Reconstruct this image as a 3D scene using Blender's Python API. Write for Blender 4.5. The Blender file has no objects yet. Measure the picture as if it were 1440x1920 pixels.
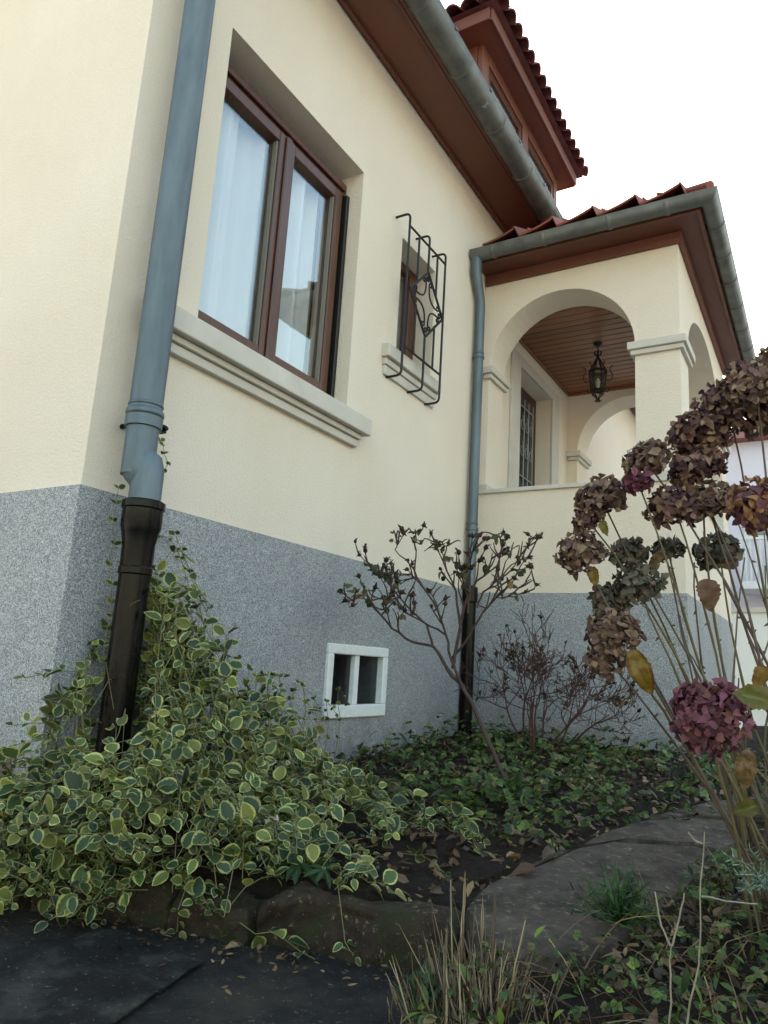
import bpy, bmesh, math, random
from mathutils import Vector, Matrix, noise
random.seed(7)
R = math.radians
S = bpy.context.scene
COL = S.collection
# ------------------------------------------------------------------ camera
CAM = Vector((2.2, 0.0, 0.8)); FPX = 1367.4
yaw, pit, rol = 0.551172, 0.204251, 0.061797
_f = Vector((-math.sin(yaw)*math.cos(pit), math.cos(yaw)*math.cos(pit), math.sin(pit)))
_r = Vector((math.cos(yaw), math.sin(yaw), 0)); _u = _r.cross(_f)
RT = math.cos(rol)*_r + math.sin(rol)*_u; UP = -math.sin(rol)*_r + math.cos(rol)*_u; FW = _f
cd = bpy.data.cameras.new('camera'); cam = bpy.data.objects.new('camera', cd); COL.objects.link(cam)
cam.matrix_world = Matrix(((RT.x, UP.x, -FW.x, CAM.x), (RT.y, UP.y, -FW.y, CAM.y), (RT.z, UP.z, -FW.z, CAM.z), (0, 0, 0, 1)))
cd.sensor_fit = 'AUTO'; cd.sensor_width = 36; cd.lens = FPX/1920*36; cd.clip_start = 0.02; cd.clip_end = 5000
S.camera = cam
# ------------------------------------------------------------------ sky, sun, exposure
SUN_EL, SUN_AZ = 24.0, -38.0            # azimuth from +Y towards +X (negative: behind the house)
w = bpy.data.worlds.new('World'); S.world = w; w.use_nodes = True
nt = w.node_tree; nt.nodes.clear()
sky = nt.nodes.new('ShaderNodeTexSky'); sky.sky_type = 'NISHITA'; sky.sun_disc = False
sky.sun_elevation = R(SUN_EL); sky.sun_rotation = R(SUN_AZ); sky.air_density = 1.8; sky.dust_density = 3.0; sky.ozone_density = 0.4
bg = nt.nodes.new('ShaderNodeBackground'); bg.inputs[1].default_value = 0.13
wo = nt.nodes.new('ShaderNodeOutputWorld'); nt.links.new(sky.outputs[0], bg.inputs[0]); nt.links.new(bg.outputs[0], wo.inputs[0])
sl = bpy.data.lights.new('sun', 'SUN'); sl.energy = 5.0; sl.angle = R(0.53); sl.color = (1.0, .93, .82)
so = bpy.data.objects.new('sun', sl); COL.objects.link(so); so.location = (-8, 14, 16)
_sd = Vector((math.sin(R(SUN_AZ))*math.cos(R(SUN_EL)), math.cos(R(SUN_AZ))*math.cos(R(SUN_EL)), math.sin(R(SUN_EL))))
so.rotation_euler = _sd.to_track_quat('Z', 'Y').to_euler()
S.view_settings.view_transform = 'Standard'; S.view_settings.look = 'None'
S.view_settings.exposure = 2.25; S.view_settings.gamma = 1.0
S.render.engine = 'CYCLES'; S.cycles.max_bounces = 8; S.cycles.transparent_max_bounces = 12

# ------------------------------------------------------------------ helpers
def ray(x, y): return RT*((x-720)/FPX) - UP*((y-960)/FPX) + FW
def onX(x, y, X): r = ray(x, y); return CAM + r*((X-CAM.x)/r.x)
def onY(x, y, Y): r = ray(x, y); return CAM + r*((Y-CAM.y)/r.y)
def onZ(x, y, Z): r = ray(x, y); return CAM + r*((Z-CAM.z)/r.z)
def rgb(h):
    h = h.lstrip('#'); c = [int(h[i:i+2], 16)/255 for i in (0, 2, 4)]
    return tuple(((v+.055)/1.055)**2.4 if v > .04045 else v/12.92 for v in c)+(1,)

class MB:
    def __init__(s): s.v = []; s.f = []; s.a = []
    def add(s, vs, fs, at=None):
        o = len(s.v); s.v += [tuple(p) for p in vs]; s.f += [tuple(i+o for i in f) for f in fs]
        s.a += list(at) if at is not None else [0.0]*len(vs)
        return s
    def box(s, x0, x1, y0, y1, z0, z1):
        vs = [(x, y, z) for x in (x0, x1) for y in (y0, y1) for z in (z0, z1)]
        return s.add(vs, [(0, 1, 3, 2), (4, 6, 7, 5), (0, 4, 5, 1), (2, 3, 7, 6), (0, 2, 6, 4), (1, 5, 7, 3)])
    def tube(s, pts, rad, n=8, cap=True):
        pts = [Vector(p) for p in pts]
        if not isinstance(rad, (list, tuple)): rad = [rad]*len(pts)
        t0 = (pts[1]-pts[0]).normalized()
        a = Vector((0, 0, 1)) if abs(t0.z) < .9 else Vector((1, 0, 0))
        u = t0.cross(a).normalized(); vs = []
        for i, p in enumerate(pts):
            t = (pts[min(i+1, len(pts)-1)]-pts[max(i-1, 0)])
            t = t.normalized() if t.length > 1e-9 else t0
            u = (u-t*u.dot(t)); u = u.normalized() if u.length > 1e-6 else t.orthogonal().normalized()
            b = t.cross(u)
            for k in range(n):
                q = 2*math.pi*k/n; vs.append(p+(u*math.cos(q)+b*math.sin(q))*rad[i])
        fs = []
        for i in range(len(pts)-1):
            for k in range(n): fs.append((i*n+k, i*n+(k+1) % n, (i+1)*n+(k+1) % n, (i+1)*n+k))
        if cap: fs += [tuple(range(n-1, -1, -1)), tuple((len(pts)-1)*n+k for k in range(n))]
        return s.add(vs, fs)
    def prism(s, poly, fn, d0, d1):
        n = len(poly); vs = [fn(p, d0) for p in poly]+[fn(p, d1) for p in poly]
        fs = [tuple(range(n))[::-1], tuple(range(n, 2*n))]+[(i, (i+1) % n, n+(i+1) % n, n+i) for i in range(n)]
        return s.add(vs, fs)
    def grid(s, nu, nv, fn):
        vs = [fn(i/nu, j/nv) for i in range(nu+1) for j in range(nv+1)]
        return s.add(vs, [(i*(nv+1)+j, (i+1)*(nv+1)+j, (i+1)*(nv+1)+j+1, i*(nv+1)+j+1) for i in range(nu) for j in range(nv)])
    def mesh(s, name, smooth=False, bevel=0, weld=False, attr=None, angle=None):
        me = bpy.data.meshes.new(name); me.from_pydata(s.v, [], s.f)
        if attr:
            at = me.attributes.new(attr, 'FLOAT', 'POINT'); at.data.foreach_set('value', s.a)
        bm = bmesh.new(); bm.from_mesh(me)
        if weld: bmesh.ops.remove_doubles(bm, verts=bm.verts, dist=1e-5)
        if not attr: bmesh.ops.recalc_face_normals(bm, faces=bm.faces)
        if bevel: bmesh.ops.bevel(bm, geom=[e for e in bm.edges if e.is_manifold and e.calc_face_angle(0) > .6], offset=bevel, segments=1, affect='EDGES', clamp_overlap=True)
        if smooth:
            for f in bm.faces: f.smooth = True
            for e in bm.edges:
                if e.is_manifold and e.calc_face_angle(0) > (angle or 0.7): e.smooth = False
        bm.to_mesh(me); bm.free(); return me
    def build(s, name, mat, parent=None, **k):
        return link(name, s.mesh(name, **k), mat, parent)
def link(name, me, mat, parent=None, mw=None):
    if mat is not None and not me.materials: me.materials.append(mat)
    o = bpy.data.objects.new(name, me); COL.objects.link(o)
    if parent is not None:
        o.parent = parent
        if parent.type == 'EMPTY': o.matrix_parent_inverse = Matrix.Translation(-parent.location)
    if mw is not None: o.matrix_basis = mw
    return o
def tag(o, label, cat, group=None):
    o['label'] = label; o['category'] = cat
    if group: o['group'] = group
    return o
def thing(name, label, cat, loc, group=None):
    o = bpy.data.objects.new(name, None); COL.objects.link(o); o.location = loc; o.empty_display_size = .1
    return tag(o, label, cat, group)
def struct(o): o['kind'] = 'structure'; return o

# ------------------------------------------------------------------ materials
def mat(name):
    m = bpy.data.materials.new(name); m.use_nodes = True
    return m, m.node_tree.nodes, m.node_tree.links, m.node_tree.nodes['Principled BSDF']
def ramp(n, stops, interp='LINEAR'):
    r = n.new('ShaderNodeValToRGB'); r.color_ramp.interpolation = interp; el = r.color_ramp.elements
    while len(el) < len(stops): el.new(.5)
    for e, (p, c) in zip(el, stops): e.position = p; e.color = c
    return r
def texco(n, l, scale, kind='Object', src=None):
    tc = n.new('ShaderNodeTexCoord'); mp = n.new('ShaderNodeMapping'); mp.inputs['Scale'].default_value = scale if isinstance(scale, tuple) else (scale,)*3
    l.new(src or tc.outputs[kind], mp.inputs[0]); return mp.outputs[0]
def noi(n, l, vec, scale, det=4, rough=.6):
    t = n.new('ShaderNodeTexNoise'); t.inputs['Scale'].default_value = scale; t.inputs['Detail'].default_value = det; t.inputs['Roughness'].default_value = rough
    l.new(vec, t.inputs['Vector']); return t.outputs['Fac']
def bump(n, l, b, h, strength, dist):
    bp = n.new('ShaderNodeBump'); bp.inputs['Strength'].default_value = strength; bp.inputs['Distance'].default_value = dist
    l.new(h, bp.inputs['Height']); l.new(bp.outputs[0], b.inputs['Normal'])
def simple(name, c1, c2=None, rough=.6, metal=0, scale=6, stretch=(1, 1, 1), bs=0, bd=.002, bscale=60, spec=.5, det=5, lo=.3, hi=.7):
    m, n, l, b = mat(name); c1 = rgb(c1) if isinstance(c1, str) else c1
    b.inputs['Roughness'].default_value = rough; b.inputs['Metallic'].default_value = metal; b.inputs['Specular IOR Level'].default_value = spec
    v = texco(n, l, stretch)
    if c2:
        r = ramp(n, [(lo, c1), (hi, rgb(c2))]); l.new(noi(n, l, v, scale, det), r.inputs[0]); l.new(r.outputs[0], b.inputs['Base Color'])
    else: b.inputs['Base Color'].default_value = c1
    if bs: bump(n, l, b, noi(n, l, v, bscale, 4), bs, bd)
    return m
M = {}
def stucco(name, c1, c2, c3):
    m, n, l, b = mat(name); v = texco(n, l, 1)
    r = ramp(n, [(.25, rgb(c1)), (.5, rgb(c2)), (.78, rgb(c3))]); l.new(noi(n, l, v, 1.1, 6, .55), r.inputs[0])
    fine = ramp(n, [(.3, (.9, .9, .9, 1)), (.7, (1.04, 1.04, 1.04, 1))]); l.new(noi(n, l, v, 170, 2), fine.inputs[0])
    vs = texco(n, l, (9, 9, .45)); st = ramp(n, [(.34, (.93, .925, .91, 1)), (.55, (1, 1, 1, 1))]); l.new(noi(n, l, vs, 1, 4), st.inputs[0])
    mx = n.new('ShaderNodeMixRGB'); mx.blend_type = 'MULTIPLY'; mx.inputs[0].default_value = 1; l.new(r.outputs[0], mx.inputs[1]); l.new(fine.outputs[0], mx.inputs[2])
    m2 = n.new('ShaderNodeMixRGB'); m2.blend_type = 'MULTIPLY'; m2.inputs[0].default_value = .12; l.new(mx.outputs[0], m2.inputs[1]); l.new(st.outputs[0], m2.inputs[2])
    l.new(m2.outputs[0], b.inputs['Base Color']); b.inputs['Roughness'].default_value = .92; b.inputs['Specular IOR Level'].default_value = .2
    a = noi(n, l, v, 240, 3, .7); c = noi(n, l, v, 70, 3, .6)
    ad = n.new('ShaderNodeMath'); ad.operation = 'ADD'; l.new(a, ad.inputs[0]); l.new(c, ad.inputs[1])
    bump(n, l, b, ad.outputs[0], .75, .006); return m
M['wall'] = stucco('cream_stucco', '#DACDBC', '#DED2C2', '#E3D8CA')
def mosaic():
    m, n, l, b = mat('grey_mosaic_plaster'); v = texco(n, l, 1)
    vo = n.new('ShaderNodeTexVoronoi'); vo.inputs['Scale'].default_value = 320; l.new(v, vo.inputs['Vector'])
    sp = n.new('ShaderNodeSeparateColor'); l.new(vo.outputs['Color'], sp.inputs[0])
    r = ramp(n, [(0, rgb('#5C5D5F')), (.2, rgb('#727477')), (.42, rgb('#8E9093')), (.68, rgb('#A0A2A5')), (.9, rgb('#B9BABC'))], 'LINEAR'); l.new(sp.outputs[0], r.inputs[0])
    big = ramp(n, [(.3, (.86, .87, .9, 1)), (.7, (1.05, 1.04, 1.02, 1))]); l.new(noi(n, l, v, 2.2, 6, .6), big.inputs[0])
    md = ramp(n, [(.36, (.74, .75, .78, 1)), (.6, (1.05, 1.05, 1.05, 1))]); l.new(noi(n, l, v, 55, 3, .6), md.inputs[0])
    mx = n.new('ShaderNodeMixRGB'); mx.blend_type = 'MULTIPLY'; mx.inputs[0].default_value = 1; l.new(r.outputs[0], mx.inputs[1]); l.new(big.outputs[0], mx.inputs[2])
    m2 = n.new('ShaderNodeMixRGB'); m2.blend_type = 'MULTIPLY'; m2.inputs[0].default_value = .45; l.new(mx.outputs[0], m2.inputs[1]); l.new(md.outputs[0], m2.inputs[2])
    # splash dirt and lime stains rising from the soil
    g = n.new('ShaderNodeNewGeometry'); sx = n.new('ShaderNodeSeparateXYZ'); l.new(g.outputs['Position'], sx.inputs[0])
    mr = n.new('ShaderNodeMapRange'); mr.inputs[1].default_value = .3; mr.inputs[2].default_value = .62; mr.inputs[3].default_value = 1; mr.inputs[4].default_value = 0; l.new(sx.outputs[2], mr.inputs[0])
    ml = n.new('ShaderNodeMath'); ml.operation = 'MULTIPLY'; l.new(mr.outputs[0], ml.inputs[0]); rs_ = ramp(n, [(.35, (0, 0, 0, 1)), (.7, (.9, .9, .9, 1))]); l.new(noi(n, l, v, 9, 5, .7), rs_.inputs[0]); l.new(rs_.outputs[0], ml.inputs[1])
    m3 = n.new('ShaderNodeMixRGB'); m3.inputs[2].default_value = rgb('#5A5047'); l.new(ml.outputs[0], m3.inputs[0]); l.new(m2.outputs[0], m3.inputs[1])
    l.new(m3.outputs[0], b.inputs['Base Color']); b.inputs['Roughness'].default_value = .75
    bump(n, l, b, vo.outputs['Distance'], .5, .003); return m
M['plinth'] = mosaic()
M['stone'] = simple('grey_beige_stone_trim', '#B5AFA6', '#C3BDB4', .85, scale=5, bs=.3, bd=.002, bscale=150, spec=.3)
M['brown'] = simple('red_brown_paint', '#5A3123', '#6A3D2D', .55, scale=3, stretch=(1, .3, 1), bs=.15, bd=.002, bscale=40)
M['brown2'] = simple('red_brown_varnished_wood', '#3C2013', '#552F1C', .35, scale=8, stretch=(4, 4, .5), bs=.2, bd=.001, bscale=30)
M['shutter_rail'] = simple('black_rubber_rail', '#15120F', rough=.5)
M['zinc'] = simple('blue_grey_zinc', '#4C5860', '#626E77', .5, .35, scale=5, stretch=(3, 3, .6), bs=.08, bd=.002, bscale=20)
M['gutter'] = simple('weathered_zinc_gutter', '#454644', '#6A6B67', .5, .2, scale=4, stretch=(1.5, 1.5, 1.5), bs=.1, bd=.003, bscale=14)
M['black_iron'] = simple('black_painted_cast_iron', '#060606', '#0E0C0C', .25, .0, spec=.15, scale=5, stretch=(3, 3, .6), bs=.1, bd=.002, bscale=30)
M['iron'] = simple('wrought_iron', '#0D0C0C', '#1A1716', .5, .3, scale=20, bs=.2, bd=.001, bscale=90)
M['solder'] = simple('pale_solder_streak', '#A9ABA8', '#7F8888', .7, .2, scale=40)
def plank_wood():
    m, n, l, b = mat('varnished_ceiling_plank'); v = texco(n, l, (.8, 14, 14)); oi = n.new('ShaderNodeObjectInfo')
    r = ramp(n, [(.25, rgb('#643A25')), (.5, rgb('#804F33')), (.75, rgb('#96623F'))]); l.new(noi(n, l, v, 3, 6, .65), r.inputs[0])
    hs = n.new('ShaderNodeHueSaturation'); mr = n.new('ShaderNodeMapRange'); mr.inputs[3].default_value = .75; mr.inputs[4].default_value = 1.15
    l.new(oi.outputs['Random'], mr.inputs[0]); l.new(mr.outputs[0], hs.inputs['Value']); l.new(r.outputs[0], hs.inputs['Color'])
    l.new(hs.outputs[0], b.inputs['Base Color']); b.inputs['Roughness'].default_value = .4; return m
M['plank'] = plank_wood()
def tile_mat(name, a, c):
    m, n, l, b = mat(name); v = texco(n, l, 1); oi = n.new('ShaderNodeObjectInfo')
    r = ramp(n, [(.3, rgb(a)), (.7, rgb(c))]); l.new(noi(n, l, v, 9, 6, .65), r.inputs[0])
    hs = n.new('ShaderNodeHueSaturation'); mr = n.new('ShaderNodeMapRange'); mr.inputs[3].default_value = .75; mr.inputs[4].default_value = 1.2
    l.new(oi.outputs['Random'], mr.inputs[0]); l.new(mr.outputs[0], hs.inputs['Value']); l.new(r.outputs[0], hs.inputs['Color'])
    l.new(hs.outputs[0], b.inputs['Base Color']); b.inputs['Roughness'].default_value = .75; bump(n, l, b, noi(n, l, v, 60, 4), .3, .004); return m
M['tile'] = tile_mat('clay_tile', '#70382E', '#8A4A3C')
M['tile2'] = tile_mat('dark_clay_tile', '#4A2A2A', '#66393A')
M['white'] = simple('chipped_white_paint', '#C9CED0', '#DADDDC', .5, scale=30, bs=.15, bd=.001, bscale=60)
M['curtain'] = None
def glass(name, tint, f0, dust=0.0):
    m, n, l, b = mat(name); o = n['Material Output']
    b.inputs['Base Color'].default_value = rgb('#8A8E90'); b.inputs['Roughness'].default_value = .9; b.inputs['Specular IOR Level'].default_value = 0
    gl = n.new('ShaderNodeBsdfGlossy'); gl.inputs['Roughness'].default_value = .01; gl.inputs['Color'].default_value = (.9, .96, 1, 1)
    tr = n.new('ShaderNodeBsdfTransparent'); tr.inputs[0].default_value = tint
    lw = n.new('ShaderNodeLayerWeight'); pw_ = n.new('ShaderNodeMath'); pw_.operation = 'POWER'; pw_.inputs[1].default_value = 5; l.new(lw.outputs['Facing'], pw_.inputs[0])
    ma = n.new('ShaderNodeMath'); ma.operation = 'MULTIPLY_ADD'; ma.inputs[1].default_value = 1-f0; ma.inputs[2].default_value = f0; l.new(pw_.outputs[0], ma.inputs[0])
    v = texco(n, l, 1); bp = n.new('ShaderNodeBump'); bp.inputs['Strength'].default_value = .04; bp.inputs['Distance'].default_value = .01
    l.new(noi(n, l, v, 2.5, 1), bp.inputs['Height']); l.new(bp.outputs[0], gl.inputs['Normal']); base = tr.outputs[0]
    if dust:
        md = n.new('ShaderNodeMixShader'); dr = ramp(n, [(.3, (dust*.5,)*3+(1,)), (.7, (dust*1.5,)*3+(1,))]); l.new(noi(n, l, v, 14, 6), dr.inputs[0])
        l.new(dr.outputs[0], md.inputs[0]); l.new(base, md.inputs[1]); l.new(b.outputs[0], md.inputs[2]); base = md.outputs[0]
    mx = n.new('ShaderNodeMixShader'); l.new(ma.outputs[0], mx.inputs[0]); l.new(base, mx.inputs[1]); l.new(gl.outputs[0], mx.inputs[2]); l.new(mx.outputs[0], o.inputs[0]); return m
M['glass'] = glass('double_glazing', (.97, .98, .98, 1), .13)
M['glass_dirty'] = glass('dusty_cellar_glass', (.5, .52, .54, 1), .035, .014)
M['glass_lamp'] = glass('lantern_glass', (.75, .75, .68, 1), .05, .08)
def cloth(name, c, tl):
    m, n, l, b = mat(name); o = n['Material Output']; b.inputs['Base Color'].default_value = rgb(c); b.inputs['Roughness'].default_value = .9
    t = n.new('ShaderNodeBsdfTranslucent'); t.inputs[0].default_value = rgb(c); tr = n.new('ShaderNodeBsdfTransparent')
    m1 = n.new('ShaderNodeMixShader'); m1.inputs[0].default_value = .4; m2 = n.new('ShaderNodeMixShader'); m2.inputs[0].default_value = tl
    l.new(b.outputs[0], m1.inputs[1]); l.new(t.outputs[0], m1.inputs[2]); l.new(m1.outputs[0], m2.inputs[1]); l.new(tr.outputs[0], m2.inputs[2]); l.new(m2.outputs[0], o.inputs[0]); return m
M['curtain'] = cloth('sheer_white_curtain', '#F4F4F2', .06)
M['drape'] = cloth('beige_drape', '#B9B29A', .0)
M['room'] = simple('plain_room_plaster', '#8F877A', rough=.9)
M['dark_room'] = simple('cellar_plaster', '#2A2724', rough=.9)
def soil(name, a, c, d):
    m, n, l, b = mat(name); v = texco(n, l, 1)
    r = ramp(n, [(.3, rgb(a)), (.52, rgb(c)), (.75, rgb(d))]); l.new(noi(n, l, v, 14, 8, .75), r.inputs[0])
    l.new(r.outputs[0], b.inputs['Base Color']); b.inputs['Roughness'].default_value = .95; b.inputs['Specular IOR Level'].default_value = .2
    bump(n, l, b, noi(n, l, v, 90, 5, .75), .9, .012); return m
def spotted(m, c1, lo, hi, sc, c2, lo2, hi2, sc2):
    n, l = m.node_tree.nodes, m.node_tree.links; b = n['Principled BSDF']; cur = b.inputs['Base Color'].links[0].from_socket; v = texco(n, l, 1)
    for c, a, d, k in ((c1, lo, hi, sc), (c2, lo2, hi2, sc2)):
        r = ramp(n, [(a, (0, 0, 0, 1)), (d, (1, 1, 1, 1))]); l.new(noi(n, l, v, k, 6, .7), r.inputs[0]); mx = n.new('ShaderNodeMixRGB'); mx.inputs[2].default_value = rgb(c)
        l.new(r.outputs[0], mx.inputs[0]); l.new(cur, mx.inputs[1]); cur = mx.outputs[0]
    l.new(cur, b.inputs['Base Color']); return m
M['soil'] = soil('dark_garden_soil', '#17120F', '#272019', '#3E342A')
M['asphalt'] = soil('worn_asphalt', '#1C1B1B', '#282625', '#363330')
M['flag'] = soil('mossy_flagstone', '#3C3631', '#544B43', '#6C6256')
M['kerb'] = soil('old_kerb_stone', '#241D17', '#3C3228', '#57493A')
M['felt'] = simple('black_roofing_felt', '#161515', '#222120', .8, spec=.12, scale=7, bs=.4, bd=.003, bscale=120, det=7)
M['grass'] = soil('rough_lawn', '#2A3018', '#3B4324', '#4D5130')
spotted(M['black_iron'], '#151211', .5, .7, 9, '#201C19', .6, .72, 30)
spotted(M['kerb'], '#857C68', .6, .66, 60, '#2E331F', .5, .62, 7)
spotted(M['flag'], '#352E27', .5, .64, 4, '#7C7264', .56, .68, 36)
spotted(M['felt'], '#3A3834', .5, .7, 7, '#66625A', .62, .68, 80)
spotted(M['asphalt'], '#3A352E', .48, .66, 5, '#6A6459', .61, .67, 70)
def leafmat(name, stops, edge=None, vein=None, rough=.5, island=True, transl=.25, bright=(.7, 1.25), blotch=None):
    m, n, l, b = mat(name); o = n['Material Output']; b.inputs['Roughness'].default_value = rough; b.inputs['Specular IOR Level'].default_value = .35
    if island: g = n.new('ShaderNodeNewGeometry'); rnd = g.outputs['Random Per Island']
    else: g = n.new('ShaderNodeObjectInfo'); rnd = g.outputs['Random']
    r = ramp(n, [(p, rgb(c)) for p, c in stops]); l.new(rnd, r.inputs[0]); col = r.outputs[0]
    at = n.new('ShaderNodeAttribute'); at.attribute_name = 'edge'; v = texco(n, l, 1)
    if vein:
        rv = ramp(n, [(0, (1, 1, 1, 1)), (.16, (0, 0, 0, 1))]); l.new(at.outputs['Fac'], rv.inputs[0])
        mv = n.new('ShaderNodeMixRGB'); mv.inputs[2].default_value = rgb(vein); l.new(rv.outputs[0], mv.inputs[0]); l.new(col, mv.inputs[1]); col = mv.outputs[0]
    if edge:
        ns = noi(n, l, v, 70 if island else 3.5, 2); ad = n.new('ShaderNodeMath'); ad.operation = 'MULTIPLY_ADD'; l.new(ns, ad.inputs[0]); ad.inputs[1].default_value = .8; l.new(at.outputs['Fac'], ad.inputs[2])
        re = ramp(n, [(.97, (0, 0, 0, 1)), (1.0, (1, 1, 1, 1))])
        sb_ = n.new('ShaderNodeMath'); sb_.operation = 'SUBTRACT'; sb_.inputs[1].default_value = .12; l.new(ad.outputs[0], sb_.inputs[0]); l.new(sb_.outputs[0], re.inputs[0])
        rc = ramp(n, [(0, rgb(edge[0])), (1, rgb(edge[1]))]); l.new(rnd, rc.inputs[0])
        me_ = n.new('ShaderNodeMixRGB'); l.new(re.outputs[0], me_.inputs[0]); l.new(col, me_.inputs[1]); l.new(rc.outputs[0], me_.inputs[2]); col = me_.outputs[0]
    if blotch:
        rb_ = ramp(n, [(.42, (0, 0, 0, 1)), (.66, (1, 1, 1, 1))]); l.new(noi(n, l, v, 7, 6, .75), rb_.inputs[0]); mb = n.new('ShaderNodeMixRGB'); mb.inputs[2].default_value = rgb(blotch)
        l.new(rb_.outputs[0], mb.inputs[0]); l.new(col, mb.inputs[1]); col = mb.outputs[0]
        wv = n.new('ShaderNodeTexWave'); wv.wave_type = 'BANDS'; wv.bands_direction = 'Y'; wv.inputs['Scale'].default_value = 2.6; wv.inputs['Distortion'].default_value = 3.5; wv.inputs['Detail'].default_value = 2; l.new(v, wv.inputs['Vector'])
        bump(n, l, b, wv.outputs['Fac'], .06, .008)
    mr = n.new('ShaderNodeMapRange'); mr.inputs[3].default_value = bright[0]; mr.inputs[4].default_value = bright[1]
    fr = n.new('ShaderNodeMath'); fr.operation = 'FRACT'; ml = n.new('ShaderNodeMath'); ml.operation = 'MULTIPLY'; ml.inputs[1].default_value = 17.3
    l.new(rnd, ml.inputs[0]); l.new(ml.outputs[0], fr.inputs[0]); l.new(fr.outputs[0], mr.inputs[0])
    hs = n.new('ShaderNodeHueSaturation'); l.new(col, hs.inputs['Color']); l.new(mr.outputs[0], hs.inputs['Value']); l.new(hs.outputs[0], b.inputs['Base Color'])
    t = n.new('ShaderNodeBsdfTranslucent'); l.new(hs.outputs[0], t.inputs[0]); mx = n.new('ShaderNodeMixShader'); mx.inputs[0].default_value = transl
    l.new(b.outputs[0], mx.inputs[1]); l.new(t.outputs[0], mx.inputs[2]); l.new(mx.outputs[0], o.inputs[0]); return m
VG = [(0, '#2C3E2C'), (.3, '#3C5234'), (.6, '#4E6136'), (.82, '#687538'), (1, '#8C8C46')]
M['vinca_obj'] = leafmat('variegated_leaf', VG, ('#A3A468', '#C0BC74'), island=False, bright=(.5, 1.1))
M['vinca'] = leafmat('variegated_leaf_mass', VG, ('#9FA068', '#B8B46E'), bright=(.4, 1.15))
M['stem_green'] = simple('green_stem', '#4C5530', '#6B6238', .6, scale=20)
M['bark'] = simple('rose_bark', '#2E211B', '#4A352B', .8, scale=25, bs=.4, bd=.002, bscale=120)
M['bark2'] = simple('reddish_twig', '#33211D', '#513229', .8, scale=25, bs=.3, bd=.002, bscale=120)
M['rose_leaf'] = leafmat('rose_leaf', [(0, '#27301F'), (.5, '#3A4A2A'), (.8, '#5A5A2C'), (1, '#7A5A2C')])
M['hip'] = leafmat('dried_bud', [(0, '#1F1512'), (.6, '#3A241D'), (1, '#4E352A')])
M['cover'] = leafmat('ground_cover_leaf', [(0, '#222F1A'), (.3, '#324620'), (.6, '#475E2A'), (.8, '#66762F'), (.9, '#50402A'), (1, '#786848')])
M['litter'] = leafmat('leaf_litter', [(0, '#2B211A'), (.5, '#4A3828'), (.8, '#6B5238'), (1, '#8A7350')], transl=.1)
M['dead'] = leafmat('dead_leaf', [(0, '#4E3624'), (.5, '#6A5038'), (1, '#86704E')], island=False, transl=.1, blotch='#4A3020')
M['straw'] = leafmat('straw_stalk', [(0, '#3A2E24'), (.4, '#5E4E3C'), (.75, '#857356'), (1, '#A39272')], transl=.1)
M['fern'] = leafmat('fine_green_leaf', [(0, '#1C2E1A'), (.6, '#2B4524'), (1, '#405E2E')])
M['helleb'] = leafmat('dark_palmate_leaf', [(0, '#2A4026'), (.6, '#365030'), (1, '#48623A')], vein='#58704A')
M['silver'] = leafmat('silver_needle', [(0, '#4A6050'), (1, '#8A9C8C')])
M['yellow_leaf'] = leafmat('yellow_autumn_leaf', [(0, '#86702A'), (.6, '#967C2E'), (1, '#705628')], ('#6B4A22', '#7A5524'), island=False, vein='#7A5A20', bright=(.75, 1.05), blotch='#6E5022')
M['hyd_leaf'] = leafmat('green_hydrangea_leaf', [(0, '#3E4A26'), (.5, '#56602A'), (1, '#756C2C')], ('#5A5228', '#6E5A2A'), island=False, vein='#7A7A3E', blotch='#6A5A28')
M['hyd_stem'] = simple('hydrangea_stem', '#4E442E', '#6E6240', .7, scale=12, bs=.3, bd=.002, bscale=80)
M['hyd_stem2'] = simple('woody_hydrangea_stem', '#3A2D26', '#655548', .8, scale=14, bs=.4, bd=.002, bscale=80)
PET = {'mauve': [(0, '#38252A'), (.3, '#543A3C'), (.6, '#6E4E4A'), (.85, '#826650'), (1, '#97806A')],
       'brown': [(0, '#3E2C28'), (.3, '#5A423B'), (.6, '#745C4E'), (.85, '#8E7A62'), (1, '#674C50')],
       'green': [(0, '#37362F'), (.35, '#504E42'), (.7, '#686452'), (1, '#66504A')],
       'pink': [(0, '#4E2C36'), (.4, '#6A3C4A'), (.75, '#7C4C58'), (1, '#664438')],
       'orange': [(0, '#4A2E36'), (.35, '#643E42'), (.65, '#7E5640'), (1, '#9A7450')]}
for k, v in PET.items(): M['pet_'+k] = leafmat('dried_petal_'+k, v, rough=.75, transl=.2)

# ------------------------------------------------------------------ ground
def kerb_y(x): return 1.59+.286*(x-.72)
def bed(x, y):
    z = .2+.055*(y-1.75)
    return z+.022*noise.noise(Vector((x*2.3, y*2.3, 0)))+.012*noise.noise(Vector((x*8, y*8, 3)))
def sstep(a, b, x): t = max(0, min(1, (x-a)/(b-a))); return t*t*(3-2*t)
def gz(x, y):
    zb = bed(x, y); k = kerb_y(min(x, 1.62))
    if x < 1.5:
        return .03 if y < k+.06 else zb-.05*(1-sstep(k+.06, k+.12, y))
    return .06+(zb-.06)*sstep(.6, 1.75, y)*sstep(1.38, 1.62, x)
g = MB(); g.add([(-400, -400, -.05), (400, -400, -.05), (400, 600, -.05), (-400, 600, -.05)], [(0, 1, 2, 3)])
gr = struct(g.build('ground', simple('pale_gravel_ground', '#A39D92', '#B8B2A6', .9, scale=3)))
g = MB(); g.grid(40, 50, lambda u, v: (-3.5+6.2*u, -2.5+4.3*v, .08+.006*noise.noise(Vector((u*9, v*9, 0)))))
struct(g.build('driveway', M['asphalt'], smooth=True))
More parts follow.
